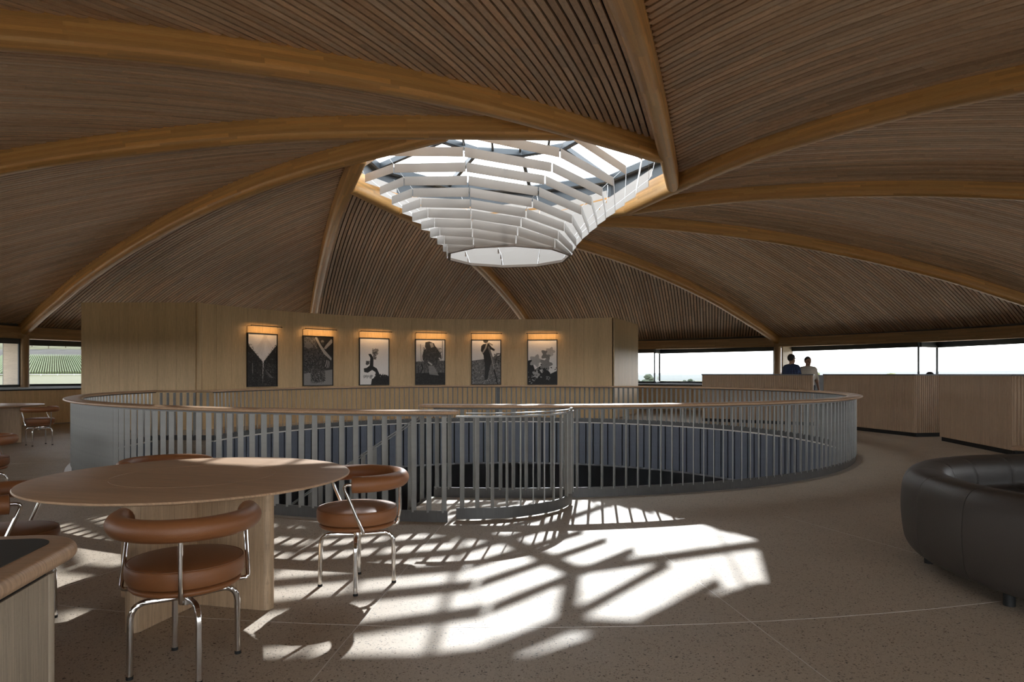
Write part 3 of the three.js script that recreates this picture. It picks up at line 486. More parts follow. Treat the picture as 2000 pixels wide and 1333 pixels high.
// ---------------------------------------------------------------- six framed photographs with picture lights
{
  const PW = 0.92, PH = 1.386, W = 256, Hh = 384;
  const paint = (fn, seed) => { const c = document.createElement('canvas'); c.width = W; c.height = Hh; const x = c.getContext('2d'), r = rng(seed); fn(x, r); const img = x.getImageData(0, 0, W, Hh), d0 = Uint8ClampedArray.from(img.data), d = img.data; for (let j = 1; j < Hh - 1; j++) for (let i = 1; i < W - 1; i++) { let s = 0; for (let q = -1; q <= 1; q++) for (let p = -1; p <= 1; p++) s += d0[((j + q) * W + i + p) * 4]; const v = s / 9 + (r() - 0.5) * 34, o = (j * W + i) * 4; d[o] = v * 1.0; d[o + 1] = v * 0.985; d[o + 2] = v * 0.975; } x.putImageData(img, 0, 0); const t = new THREE.CanvasTexture(c); t.colorSpace = THREE.SRGBColorSpace; t.magFilter = THREE.LinearFilter; return t; };
  const grey = (v, a = 1) => `rgba(${v | 0},${v | 0},${(v * 1.0) | 0},${a})`;
  const bg = (x, a, b) => { const g = x.createLinearGradient(0, 0, 0, Hh); g.addColorStop(0, grey(a)); g.addColorStop(1, grey(b)); x.fillStyle = g; x.fillRect(0, 0, W, Hh); };
  const blobs = (x, r, n, x0, y0, w, h, s0, s1, v0, v1, a = 1, keep = () => true) => { for (let i = 0; i < n; i++) { const px = x0 + r() * w, py = y0 + r() * h; if (!keep(px, py)) continue; x.fillStyle = grey(v0 + r() * (v1 - v0), a); x.beginPath(); x.ellipse(px, py, s0 + r() * (s1 - s0), (s0 + r() * (s1 - s0)) * 0.7, r() * 3, 0, 7); x.fill(); } };
  const shape = (x, v, pts, a = 1) => { x.fillStyle = grey(v, a); x.beginPath(); pts.forEach(([px, py], i) => i ? x.lineTo(px, py) : x.moveTo(px, py)); x.closePath(); x.fill(); };
  const stroke = (x, v, w, pts) => { x.strokeStyle = grey(v); x.lineWidth = w; x.lineCap = 'round'; x.lineJoin = 'round'; x.beginPath(); pts.forEach(([px, py], i) => i ? x.lineTo(px, py) : x.moveTo(px, py)); x.stroke(); };
  const art = [
    ['photograph of a path between tall vine rows under a bright sky', (x, r) => { bg(x, 240, 215); for (let i = 0; i < 14; i++) { x.globalAlpha = 0.35; stroke(x, 200 + r() * 45, 14, [[150 + (r() - 0.5) * 30, r() * 20], [130 + (r() - 0.5) * 320, 150]]); x.globalAlpha = 1; } shape(x, 26, [[0, 60], [10, 90], [128, 205], [128, 384], [0, 384]]); shape(x, 22, [[256, 80], [240, 95], [138, 203], [128, 384], [256, 384]]); blobs(x, r, 900, 0, 70, 256, 320, 1, 5, 10, 120, 0.8, (a, b) => Math.abs(a - 131) > (205 - b) * 0.82 || b > 215); shape(x, 150, [[133, 210], [150, 260], [230, 330], [190, 320], [140, 250]], 0.6); blobs(x, r, 400, 90, 220, 140, 160, 1, 4, 20, 170, 0.7); blobs(x, r, 300, 0, 250, 256, 134, 1, 4, 5, 90, 0.8); stroke(x, 190, 3, [[38, 215], [40, 290]]); }],
    ['photograph of forearms tipping a crate of dark grapes', (x, r) => { bg(x, 40, 60); shape(x, 70, [[0, 0], [90, 0], [150, 150], [0, 180]]); blobs(x, r, 260, 0, 0, 120, 90, 2, 6, 60, 170, 0.7); shape(x, 120, [[6, 50], [60, 45], [80, 80], [40, 100], [8, 80]], 0.9); shape(x, 135, [[0, 290], [256, 260], [256, 384], [0, 384]]); blobs(x, r, 1300, 0, 100, 200, 250, 2, 6, 8, 120, 0.9, (a, b) => a < 190 - (b < 140 ? (140 - b) * 0.8 : 0) && (b < 290 || a > 70)); blobs(x, r, 500, 60, 250, 120, 120, 2, 5, 10, 110, 0.95); shape(x, 28, [[130, 0], [256, 0], [256, 150], [200, 130], [150, 60]]); shape(x, 168, [[96, 4], [114, 0], [150, 60], [186, 104], [250, 168], [246, 188], [178, 136], [136, 74]]); shape(x, 150, [[244, 14], [256, 22], [256, 44], [196, 98], [176, 92], [196, 64]]); x.fillStyle = grey(120); x.beginPath(); x.ellipse(166, 38, 15, 13, 0.4, 0, 7); x.fill(); shape(x, 60, [[152, 44], [182, 40], [178, 66], [160, 64]]); stroke(x, 165, 7, [[206, 186], [200, 214], [190, 236]]); stroke(x, 155, 7, [[218, 190], [214, 220], [206, 246]]); stroke(x, 150, 6, [[228, 196], [226, 226], [220, 244]]); blobs(x, r, 120, 100, 0, 156, 190, 1, 3, 30, 190, 0.35); shape(x, 30, [[205, 90], [246, 60], [250, 140], [220, 130]]); }],
    ['photograph of a gnarled old vine stump against pale sky', (x, r) => { bg(x, 252, 238); shape(x, 30, [[34, 250], [60, 245], [86, 225], [92, 160], [74, 130], [96, 128], [120, 160], [118, 232], [150, 250], [170, 290], [180, 320], [256, 330], [256, 384], [98, 384], [105, 340], [140, 320], [138, 280], [108, 262], [70, 285], [38, 280]]); blobs(x, r, 70, 110, 85, 50, 50, 4, 9, 90, 190, 0.6); blobs(x, r, 60, 120, 110, 24, 60, 3, 8, 60, 150, 0.7); blobs(x, r, 40, 55, 190, 30, 30, 4, 8, 50, 120, 0.8); blobs(x, r, 120, 130, 300, 126, 84, 3, 12, 12, 40, 1); blobs(x, r, 30, 20, 310, 90, 20, 6, 12, 120, 180, 0.4); }],
    ['photograph of a bearded worker in a checked jacket bending over vines', (x, r) => { bg(x, 250, 170); shape(x, 90, [[0, 190], [256, 180], [256, 384], [0, 384]]); blobs(x, r, 700, 0, 180, 256, 204, 2, 7, 20, 150, 0.7); shape(x, 30, [[0, 290], [256, 285], [256, 384], [0, 384]]); blobs(x, r, 300, 0, 290, 256, 94, 2, 6, 8, 70, 0.8); shape(x, 62, [[70, 90], [110, 60], [180, 60], [226, 130], [230, 170], [196, 180], [190, 215], [110, 220], [60, 175], [56, 140]]); blobs(x, r, 350, 60, 70, 170, 140, 2, 6, 25, 130, 0.6); shape(x, 60, [[80, 60], [84, 22], [120, 14], [160, 30], [180, 70], [150, 90], [100, 92]]); shape(x, 165, [[122, 30], [150, 26], [160, 60], [135, 70]]); stroke(x, 190, 14, [[112, 195], [140, 214]]); stroke(x, 195, 14, [[210, 160], [225, 175]]); shape(x, 150, [[110, 225], [160, 225], [205, 310], [120, 300]], 0.8); stroke(x, 60, 3, [[40, 40], [46, 180]]); stroke(x, 50, 4, [[238, 10], [236, 160]]); stroke(x, 40, 8, [[20, 230], [24, 320]]); stroke(x, 35, 10, [[50, 210], [60, 250], [40, 290]]); }],
    ['photograph of a worker leaning on a long tool among vines', (x, r) => { bg(x, 248, 215); shape(x, 105, [[0, 180], [110, 165], [256, 130], [256, 384], [0, 384]]); blobs(x, r, 1100, 0, 165, 256, 220, 2, 7, 30, 185, 0.7, (a, b) => b > 185 - a * 0.16); blobs(x, r, 80, 200, 110, 56, 90, 3, 8, 30, 110, 0.8); shape(x, 40, [[84, 50], [100, 34], [150, 26], [176, 60], [206, 80], [200, 95], [168, 78], [170, 150], [176, 190], [160, 240], [140, 345], [112, 350], [116, 230], [104, 130], [80, 90]]); shape(x, 75, [[100, 0], [146, 0], [144, 14], [122, 26], [104, 16]]); stroke(x, 170, 13, [[98, 108], [122, 70], [136, 24]]); stroke(x, 150, 12, [[182, 40], [152, 24]]); stroke(x, 110, 16, [[150, 60], [196, 200]]); stroke(x, 185, 4, [[170, 130], [228, 376]]); stroke(x, 20, 10, [[200, 260], [230, 384]]); }],
    ['photograph of large pale vine leaves on dark twisted wood', (x, r) => { bg(x, 252, 210); shape(x, 24, [[0, 180], [30, 170], [60, 260], [120, 220], [190, 300], [256, 270], [256, 384], [0, 384]]); shape(x, 20, [[110, 210], [130, 205], [200, 290], [190, 310], [160, 300]]); const leaf = (cx, cy, s, v) => { const p = []; for (let i = 0; i < 40; i++) { const a = i / 40 * 6.283, q = s * (0.75 + 0.2 * Math.cos(5 * a) + 0.08 * r()); p.push([cx + q * Math.cos(a), cy + q * 0.95 * Math.sin(a)]); } shape(x, v, p); for (let i = 0; i < 90; i++) { const a = r() * 6.28, q = s * 0.7 * r(); x.fillStyle = grey(v - 45 + r() * 70, 0.5); x.fillRect(cx + q * Math.cos(a), cy + q * Math.sin(a), 6, 2); } }; leaf(68, 180, 62, 165); leaf(168, 125, 58, 120); leaf(200, 100, 46, 190); leaf(160, 210, 62, 130); leaf(70, 300, 40, 160); leaf(120, 270, 20, 200); leaf(180, 330, 24, 120); blobs(x, r, 120, 0, 240, 256, 144, 2, 8, 8, 40, 1); blobs(x, r, 26, 0, 250, 120, 130, 3, 10, 120, 190, 0.8); }],
  ];
  const spots = [147.04, 134.68, 122.0, 109.14, 96.08, 82.8], subject = ['the path between vine rows', 'forearms and grapes', 'the gnarled vine stump', 'the worker in checks', 'the worker with a long tool', 'large vine leaves'];
  spots.forEach((a, i) => {
    const R = coreR(a) - 0.002, face = pol(R, a), turn = a * D2R - Math.PI / 2 + Math.PI;   // local +z faces the atrium centre
    const yaw = Math.atan2(-face.x, -face.z);
    const pic = thing('framed_picture', 'black framed monochrome ' + art[i][0], 'picture', 'framed photographs on the picture wall', v3(face.x, 0, face.z), yaw);
    const cy = 0.99 + PH / 2;
    const bw = 0.024; part('frame', mergeGeometries([box(PW, bw, 0.045, 0, cy + PH / 2 - bw / 2, 0.0225), box(PW, bw, 0.045, 0, cy - PH / 2 + bw / 2, 0.0225), box(bw, PH - 2 * bw, 0.045, -PW / 2 + bw / 2, cy, 0.0225), box(bw, PH - 2 * bw, 0.045, PW / 2 - bw / 2, cy, 0.0225)]), M.black, pic);
    const pg = new THREE.PlaneGeometry(PW - 2 * bw, PH - 2 * bw); pg.translate(0, cy, 0.03);
    part('print', pg, std({ name: 'print_' + i, map: paint(art[i][1], 300 + i), roughness: 0.55 }), pic);
    const lamp = thing('picture_light', 'slim black picture light above the picture of ' + subject[i], 'lamp', 'picture lights on the picture wall', v3(face.x, 0, face.z), yaw);
    part('bar', box(0.95, 0.022, 0.03, 0, 2.55, 0.20), M.black, lamp);
    for (const s of [-1, 1]) part('arm', tube(filleted([v3(s * 0.45, 2.376, 0.012), v3(s * 0.45, 2.545, 0.012), v3(s * 0.45, 2.545, 0.2)], 0.01, 3), 0.006, { n: 6 }), M.black, lamp);
    part('lamp_strip', box(0.88, 0.003, 0.014, 0, 2.537, 0.196), std({ name: 'warm_led', color: lin(0.8, 0.6, 0.4), emissive: lin(1, 0.6, 0.25), emissiveIntensity: 0.5 }), lamp);
    const L = new THREE.RectAreaLight(lin(1, 0.56, 0.22), PICTURE_LIGHT, 0.88, 0.02); L.name = 'picture_lamp'; L.position.set(0, 2.53, 0.19); L.rotation.x = -0.93; lamp.add(L);
  });
}

// ---------------------------------------------------------------- furniture
const at = (lat, depth, y = 0) => v3(lat, y, 13.5 - depth);   // metres right of and in front of the doorway point (0, 13.5)
function makeTable(name, label) {
  const t = thing(name, label, 'table'), R = 0.865;
  const top = new THREE.LatheGeometry([[0, 0.700], [R - 0.14, 0.700], [R - 0.02, 0.716], [R, 0.722], [R + 0.002, 0.727], [R - 0.002, 0.732], [R - 0.012, 0.734], [0.443, 0.734], [0.4415, 0.7322], [0.4385, 0.7322], [0.437, 0.734], [0, 0.734]].map((p) => new THREE.Vector2(...p)), 96);
  const tg = toCreasedNormals(top, 0.5); planarUV(tg, (x, y, z) => z * 1.0, (x, y, z) => x * 0.8);
  part('table_top', tg, M.oakTable, t);
  const fin = sweep(roundedProfile(0.52, 0.085, 0.04, 4), [{ p: v3(0.24, 0.002, 0), x: v3(1, 0, 0), y: v3(0, 0, 1) }, { p: v3(0.24, 0.70, 0), x: v3(1, 0, 0), y: v3(0, 0, 1) }], { crease: 0.9 });
  planarUV(fin, (x, y, z) => x + z, (x, y) => y);
  for (let k = 0; k < 4; k++) { const m = part('pedestal_fin', fin, M.oakBase, t); m.rotation.y = k * Math.PI / 2; }
  return t;
}
const T1 = makeTable('round_table', 'large round pale oak table with crossed slab pedestal and inlaid ring'); T1.position.copy(at(-1.83, 3.95)); T1.rotation.y = 13.6 * D2R * -1;
const T2 = dup(T1, 'round oak table below the vineyard window on the far side', null, at(-9.88, 12.9), 0.5);

function makeChair(label, group) {   // back towards +x
  const c = thing('swivel_chair', label, 'chair', group);
  const R = 0.272, Y = 0.668, A = 106, fr = [];
  for (let i = 0; i <= 28; i++) { const d = lerp(-A, A, i / 28); fr.push({ p: pol(R, d, Y), x: pol(1, d), y: UP }); }
  const ends = (d, s) => [[0.5, 0.99], [1.1, 0.955], [1.5, 0.86]].map(([e, k]) => ({ p: pol(R, d + s * e, Y), x: pol(1, d + s * e), y: UP, k }));
  const all = [...ends(-A, -1).reverse(), ...fr, ...ends(A, 1)];
  const back = part('backrest', sweep(circleProfile(0.049, 18), all, { crease: 0.8, uvScale: [1, 1] }), M.leather, c);
  for (const s of [-1, 1]) part('piping', tube(Array.from({ length: 19 }, (_, i) => { const q = i / 18 * 2 * Math.PI, P = pol(R + 0.0485 * Math.cos(q), s * (A + 0.8)); P.y = Y + 0.0485 * Math.sin(q); return P; }), 0.0022, { n: 5 }), M.leatherSeam, back);
  const lathe = (pts, seg = 40) => new THREE.LatheGeometry(pts.map((p) => new THREE.Vector2(...p)), seg);
  const cush = part('seat', planarUV(toCreasedNormals(lathe([[0, 0.404], [0.215, 0.404], [0.236, 0.410], [0.246, 0.430], [0.247, 0.468], [0.244, 0.483], [0.236, 0.491], [0.225, 0.495], [0.17, 0.505], [0.09, 0.511], [0, 0.513]]), 0.6), (x, y, z) => x + y, (x, y, z) => z + y), M.leather, c);
  part('piping', new THREE.TorusGeometry(0.2405, 0.0032, 6, 48).rotateX(Math.PI / 2).translate(0, 0.4885, 0), M.leatherSeam, cush);
  part('seat_pan', planarUV(lathe([[0, 0.366], [0.17, 0.366], [0.222, 0.375], [0.233, 0.386], [0.228, 0.398], [0.21, 0.403], [0, 0.403]]), (x, y, z) => x, (x, y, z) => z), M.leather, c);
  // backrest posts
  const tangent = (d, s) => pol(1, d + s * 90);
  part('post', tube(filleted([pol(R, 0, Y - 0.03), pol(R + 0.002, 0, 0.47), pol(0.258, 0, 0.362), pol(0.12, 0, 0.352)], 0.018, 5), 0.0098, { n: 10 }), M.chrome, c);
  for (const s of [-1, 1]) { const e = pol(R, s * A, Y), t = tangent(s * A, s); const b = e.clone().addScaledVector(t, 0.062), k = pol(0.262, s * 93, 0.372), mid = b.clone().lerp(k, 0.6); part('post', tube([...filleted([e.clone().addScaledVector(t, -0.02), b, mid], 0.05, 6), ...filleted([mid.clone().lerp(k, 0.1), k, pol(0.12, s * 90, 0.366)], 0.016, 4)], 0.0098, { n: 10 }), M.chrome, c); }
  part('hub', new THREE.CylinderGeometry(0.026, 0.026, 0.085, 20).translate(0, 0.325, 0), M.chrome, c);
  const leg = tube(filleted([v3(0.015, 0.316, 0), v3(0.222, 0.326, 0), v3(0.226, 0.012, 0)], 0.075, 8), 0.0135, { n: 12 }), foot = new THREE.CylinderGeometry(0.0145, 0.0145, 0.014, 14).translate(0.226, 0.007, 0);
  const base = new THREE.Group(); base.name = 'base'; c.add(base);
  for (let k = 0; k < 4; k++) { const l = part('leg', leg, M.chrome, base); l.rotation.y = k * Math.PI / 2; const f = part('foot', foot, M.rubber, base); f.rotation.y = k * Math.PI / 2; }
  return c;
}
const CG = 'tan leather swivel chairs';
const chair = makeChair('tan leather swivel chair drawn up to the round table, wholly in shade', CG);
chair.position.copy(at(-1.473, 3.085)); chair.rotation.y = -69 * D2R; chair.getObjectByName('base').rotation.y = (69 + 38) * D2R;
function addChair(lat, depth, back, base, label) { const c = dup(chair, label, CG, at(lat, depth), back * D2R); c.getObjectByName('base').rotation.set(0, (base - back) * D2R, 0); return c; }
addChair(-0.97, 4.28, 24, 10, 'tan leather swivel chair with sunlit seat between round table and stair railing');
addChair(-2.69, 3.62, -157, 20, 'tan leather swivel chair between the round table and the oak counter');
addChair(-2.47, 4.88, 125, 30, 'tan leather swivel chair behind the round table, only its back rim showing');
addChair(-8.77, 12.66, -14, 8, 'tan leather swivel chair standing free on its legs below the vineyard window');
addChair(-9.95, 11.70, -80, 20, 'tan leather swivel chair tucked at the far round table');
addChair(-5.27, 6.75, -20, 30, 'tan leather swivel chair alone on the floor left of the stair railing');

{ // oak counter: rounded top with dark inlay over a recessed body
  const c = thing('counter', 'oak counter with bullnose top and dark inlaid panel', 'counter', null, at(-1.5, 2.47), 10 * D2R);
  const rr = (w, d, r) => { const s = new THREE.Shape(); s.moveTo(-w, 0); s.lineTo(-r, 0); s.absarc(-r, -r, r, Math.PI / 2, 0, true); s.lineTo(0, -d); s.lineTo(-w, -d); s.closePath(); return s; };
  const solid = (s, h, y, bevel) => { const g = new THREE.ExtrudeGeometry(s, { depth: h - 2 * bevel, bevelEnabled: bevel > 0, bevelThickness: bevel, bevelSize: bevel, bevelOffset: -bevel, bevelSegments: 6, curveSegments: 24 }); g.rotateX(-Math.PI / 2); g.translate(0, y + bevel, 0); return planarUV(toCreasedNormals(g, 0.6), (x, yy, z) => z, (x, yy, z) => x + yy); };
  part('counter_top', solid(rr(1.3, 1.15, 0.2), 0.056, 0.694, 0.0275), M.oakTable, c);
  const inset = (s, k) => { const g = solid(s, 0.004, 0.748, 0); g.translate(-k, 0, k); return g; };
  part('inlay', inset(rr(1.1, 0.95, 0.1), 0.085), M.slate, c);
  const b = solid(rr(1.1, 0.95, 0.06), 0.63, 0.01, 0); b.translate(-0.095, 0, 0.10); part('body', planarUV(b, (x, y, z) => x + z, (x, y) => y), M.oakPale, c);
  const g2 = solid(rr(1.05, 0.9, 0.05), 0.056, 0.639, 0); g2.translate(-0.103, 0, 0.108); part('shadow_gap', g2, M.plinth, c);
  part('corner_trim', new THREE.CylinderGeometry(0.028, 0.028, 0.629, 16).translate(-0.118, 0.325, 0.122), M.oakPale, c);
}
{ // round dark leather sofa, modules sewn together
  const s = thing('curved_sofa', 'dark brown leather sofa curving in a ring with vertical seams', 'sofa', null, at(4.3, 4.2));
  const prof = [[0.84, 0.09], [1.30, 0.075], [1.53, 0.075], [1.595, 0.095], [1.635, 0.15], [1.652, 0.25], [1.66, 0.36], [1.657, 0.46], [1.645, 0.55], [1.622, 0.60], [1.585, 0.635], [1.53, 0.648], [1.47, 0.648], [1.415, 0.636], [1.375, 0.605], [1.352, 0.555], [1.345, 0.49], [1.34, 0.43], [1.31, 0.41], [1.22, 0.405], [1.0, 0.405], [0.87, 0.40], [0.815, 0.37], [0.79, 0.30], [0.785, 0.18]];
  const sm = new THREE.CatmullRomCurve3(prof.map((p) => v3(p[0], p[1], 0)), true, 'centripetal').getPoints(72).slice(0, -1).map((p) => [p.x, p.y]);
  const M0 = 17, a0 = 33, a1 = 322;
  for (let k = 0; k < M0; k++) {
    const A = lerp(a0, a1, k / M0), B = lerp(a0, a1, (k + 1) / M0), n = 10, fr = [];
    for (let i = 0; i <= n; i++) { const d = lerp(A + 0.02, B - 0.02, i / n), e = Math.min(i, n - i), k2 = e === 0 ? 0.03 : e === 1 ? 0.001 : 0; fr.push({ d, k2 }); }
    const frames = [...[[A + 0.01, 0.03], [A + 0.1, 0.008]], ...fr.map((f) => [f.d, f.k2]).slice(1, -1), [B - 0.1, 0.008], [B - 0.01, 0.03]].map(([d, sh]) => ({ p: pol(1.22, d, 0.36), x: pol(1, d), y: UP, k: 1 - sh }));
    part('sofa_module', sweep(sm.map(([x, y]) => [x - 1.22, y - 0.36]), frames, { crease: 0.9 }), M.sofa, s);
  }
  for (let k = 1; k < M0; k += 2) for (const R of [1.0, 1.5]) { const f = part('foot', new THREE.CylinderGeometry(0.03, 0.03, 0.09, 14).translate(...pol(R, lerp(a0, a1, k / M0) + 6, 0.045).toArray()), M.plinth, s); }
}
{ // small side table beyond the sofa
  const t = thing('side_table', 'small round side table with tan wooden top beyond the dark sofa', 'table', null, at(5.74, 7.45));
  part('table_top', new THREE.CylinderGeometry(0.24, 0.22, 0.03, 40).translate(0, 0.5, 0), M.oakTable, t);
  part('stem', new THREE.CylinderGeometry(0.018, 0.018, 0.48, 16).translate(0, 0.245, 0), M.black, t);
  part('base', new THREE.CylinderGeometry(0.16, 0.17, 0.012, 32).translate(0, 0.006, 0), M.black, t);
}
// ---------------------------------------------------------------- ribbed oak partitions between walkway and windows
{
  const G = 'ribbed oak partitions', HGT = 1.318;
  function partition(label, runs) {
    const p = thing('partition', label, 'partition', G);
    const ribs = [], body = [], plinth = [], caps = [], rib = (() => { const q = []; for (let i = 0; i <= 5; i++) { const a = Math.PI * i / 5; q.push([0.019 * Math.cos(a), 0.017 * Math.sin(a)]); } return q; })();
    for (const [P, Q] of runs) {   // P -> Q with the ribbed face on the left hand
      const d = Q.clone().sub(P), L = d.length(), x = d.clone().normalize(), nrm = v3(x.z, 0, -x.x), n = Math.round(L / 0.046);
      for (let i = 0; i < n; i++) { const c = P.clone().addScaledVector(x, (i + 0.5) * L / n); const g = sweep(rib, [{ p: c.clone().setY(0.085), x, y: nrm }, { p: c.clone().setY(HGT - 0.03), x, y: nrm }], { crease: 1.0, caps: false }); planarUV(g, (px, py, pz) => px + pz + hash2(i, 7) * 3, (px, py) => py); ribs.push(g); }
      const slab = (y0, y1, off, th, ext = 0) => sweep([[-ext, y0], [L + ext, y0], [L + ext, y1], [-ext, y1]], [{ p: P.clone().addScaledVector(nrm, off), x, y: UP }, { p: P.clone().addScaledVector(nrm, off - th), x, y: UP }], {});
      body.push(slab(0.085, HGT - 0.03, 0, 0.07)); plinth.push(slab(0, 0.085, -0.025, 0.04)); caps.push(slab(HGT - 0.03, HGT, 0.02, 0.1, 0.01));
    }
    const rb = part('ribs', mergeGeometries(ribs), M.rib, p); rb.userData.kind = 'stuff';
    part('body', planarUV(mergeGeometries(body), (x, y, z) => x + z, (x, y) => y), M.rib, p); part('plinth', mergeGeometries(plinth), M.plinth, p); part('cap', planarUV(mergeGeometries(caps), (x, y, z) => x, (x, y, z) => z), M.steelPlate, p);
    return p;
  }
  const c1 = at(5.32, 19.1), c2 = at(7.7, 17.45), c3 = at(7.81, 17.1), c4 = at(8.45, 14.3), c5 = at(9.35, 14.45), c6 = at(8.47, 13.5), c7 = at(8.08, 11.0), c8 = at(9.3, 13.62), c9 = at(8.75, 10.6);
  partition('ribbed oak partition in front of the two standing men', [[c2, c1]]);
  partition('ribbed oak partition beside the walkway, with one end turned towards the window', [[c5, c4], [c4, c3]]);
  partition('ribbed oak partition behind the dark sofa', [[c7, c6], [c9, c7]]);
  const pan = thing('screen_panel', 'plain dark grey panel in the gap between two ribbed partitions', 'panel', null, at(8.82, 19.6), 0.2);
  part('panel', box(0.62, 1.29, 0.05, 0, 0.645, 0), M.steelPlate, pan); part('edge', box(0.02, 1.29, 0.07, -0.31, 0.645, 0), M.black, pan);
}

// ---------------------------------------------------------------- people
function sdfMesh(fn, lo, size, res) {   // meshes fn < 0 inside the cube lo .. lo + size
  const mc = new MarchingCubes(res, new THREE.MeshBasicMaterial(), false, false, 260000);
  mc.isolation = 0; const p = v3(); mc.reset();
  for (let z = 0; z < res; z++) for (let y = 0; y < res; y++) for (let x = 0; x < res; x++) { p.set(lo.x + (x - res / 2) / (res / 2) * size / 2 + size / 2, lo.y + (y - res / 2) / (res / 2) * size / 2 + size / 2, lo.z + (z - res / 2) / (res / 2) * size / 2 + size / 2); mc.field[x + y * res + z * res * res] = -fn(p); }
  mc.update(); const n = mc.count, g = new THREE.BufferGeometry(), P = mc.positionArray.slice(0, n * 3), N = mc.normalArray.slice(0, n * 3);
  for (let i = 0; i < n; i++) { P[3 * i] = lo.x + (P[3 * i] + 1) * size / 2; P[3 * i + 1] = lo.y + (P[3 * i + 1] + 1) * size / 2; P[3 * i + 2] = lo.z + (P[3 * i + 2] + 1) * size / 2; }
  g.setAttribute('position', new THREE.BufferAttribute(P, 3)); g.setAttribute('normal', new THREE.BufferAttribute(N, 3));
  return planarUV(g, (x, y, z) => x + z * 0.6, (x, y) => y);
}
const capsule = (a, b, ra, rb, sx = 1) => (p) => { const bx = b.x - a.x, by = b.y - a.y, bz = b.z - a.z, L = bx * bx + by * by + bz * bz || 1e-9, t = clamp(((p.x - a.x) * bx + (p.y - a.y) * by + (p.z - a.z) * bz) / L, 0, 1); return Math.hypot((p.x - a.x - bx * t) / sx, p.y - a.y - by * t, p.z - a.z - bz * t) - lerp(ra, rb, t); };
const ell = (c, r) => (p) => { const k = Math.hypot((p.x - c.x) / r.x, (p.y - c.y) / r.y, (p.z - c.z) / r.z); return (k - 1) * Math.min(r.x, r.y, r.z); };
const smin = (a, b, k) => { const h = Math.max(k - Math.abs(a - b), 0) / k; return Math.min(a, b) - h * h * k / 4; };
const union = (list, k) => (p) => { let d = 9; for (const f of list) d = smin(d, f(p), k); return d; };
const plaid = dataTex(128, 128, (x, y) => { const a = x % 32, b = y % 32, v = (a < 3 ? 0.45 : a < 14 ? 0.10 : 0.02) + (b < 3 ? 0.40 : b < 14 ? 0.10 : 0.02) + 0.06; return [0.16 + v * 0.6, 0.19 + v * 0.65, 0.26 + v * 0.7]; });
function person(label, pos, turn, { h = 1.82, shirt, trousers, hair, skin, seated = false, arms }) {
  const g = thing('person', label, 'person', null, pos, turn), S = h / 1.8, V = (x, y, z) => v3(x * S, y * S, z * S), hip = seated ? 0.52 : 0.95, drop = seated ? -0.43 : 0;
  const Y = (y) => y + drop;                                   // faces +z
  const thighEnd = (s) => seated ? V(s * 0.13, 0.52, 0.42) : V(s * 0.10, 0.50, 0.02), ankle = (s) => seated ? V(s * 0.13, 0.08, 0.44) : V(s * 0.105, 0.08, -0.02);
  const legs = [-1, 1].flatMap((s) => [capsule(V(s * 0.09, hip, 0), thighEnd(s), 0.088 * S, 0.06 * S), capsule(thighEnd(s), ankle(s), 0.058 * S, 0.042 * S)]);
  const pelvis = ell(V(0, hip + 0.04, 0), V(0.165, 0.13, 0.115));
  const torso = [pelvis, ell(V(0, Y(1.18), 0), V(0.155, 0.2, 0.11)), ell(V(0, Y(1.34), -0.005), V(0.185, 0.19, 0.118)), capsule(V(-0.155, Y(1.445), -0.01), V(0.155, Y(1.445), -0.01), 0.062 * S, 0.062 * S)];
  const upper = [-1, 1].map((s, i) => capsule(V(s * 0.19, Y(1.43), -0.01), V(...arms[i].elbow), 0.055 * S, 0.045 * S)), fore = [-1, 1].map((s, i) => capsule(V(...arms[i].elbow), V(...arms[i].hand), 0.042 * S, 0.028 * S));
  const hands = [-1, 1].flatMap((s, i) => { const e = V(...arms[i].elbow), w = V(...arms[i].hand), d = w.clone().sub(e).normalize(), sd = v3().crossVectors(d, v3(0, 0, 1)).normalize(), palm = w.clone().addScaledVector(d, 0.05), out = [capsule(w, palm, 0.026, 0.034)]; [-1.5, -0.5, 0.5, 1.5].forEach((o, j) => { const b = palm.clone().addScaledVector(sd, o * 0.017).addScaledVector(d, 0.015), m = b.clone().addScaledVector(d, 0.04).add(v3(0, 0, 0.01)); out.push(capsule(b, m, 0.009, 0.0085), capsule(m, m.clone().addScaledVector(d, 0.025 - 0.006 * Math.abs(o)).add(v3(0, 0, 0.016)), 0.0085, 0.0075)); }); const th = w.clone().addScaledVector(d, 0.03).addScaledVector(sd, -0.03); out.push(capsule(w.clone().addScaledVector(d, 0.015), th, 0.012, 0.011), capsule(th, th.clone().addScaledVector(d, 0.035).addScaledVector(sd, -0.012), 0.0105, 0.009)); return out; });
  const hd = Y(1.655), neck = capsule(V(0, Y(1.42), -0.015), V(0, Y(1.57), 0.0), 0.062 * S, 0.055 * S);
  const headF = union([ell(V(0, hd + 0.03, -0.008), V(0.078, 0.105, 0.098)), ell(V(0, hd - 0.055, 0.02), V(0.058, 0.07, 0.07)), capsule(V(0, hd + 0.005, 0.088), V(0, hd - 0.03, 0.108), 0.010, 0.016), ell(V(-0.082, hd - 0.005, -0.005), V(0.012, 0.032, 0.02)), ell(V(0.082, hd - 0.005, -0.005), V(0.012, 0.032, 0.02)), ell(V(0, hd - 0.062, 0.088), V(0.026, 0.009, 0.012)), ell(V(0, hd + 0.028, 0.08), V(0.055, 0.012, 0.018))], 0.022);
  const eyes = (p) => Math.max(headF(p), -Math.min(ell(V(-0.032, hd + 0.008, 0.096), V(0.016, 0.009, 0.012))(p), ell(V(0.032, hd + 0.008, 0.096), V(0.016, 0.009, 0.012))(p)));
  const body = union([...torso, neck, ...upper, ...fore, ...legs], 0.05 * S), skinMat = std({ name: 'skin', color: skin, roughness: 0.55 });
  const lo = v3(-1.02 * S, -0.05, -1.0 * S), size = 2.05 * S;
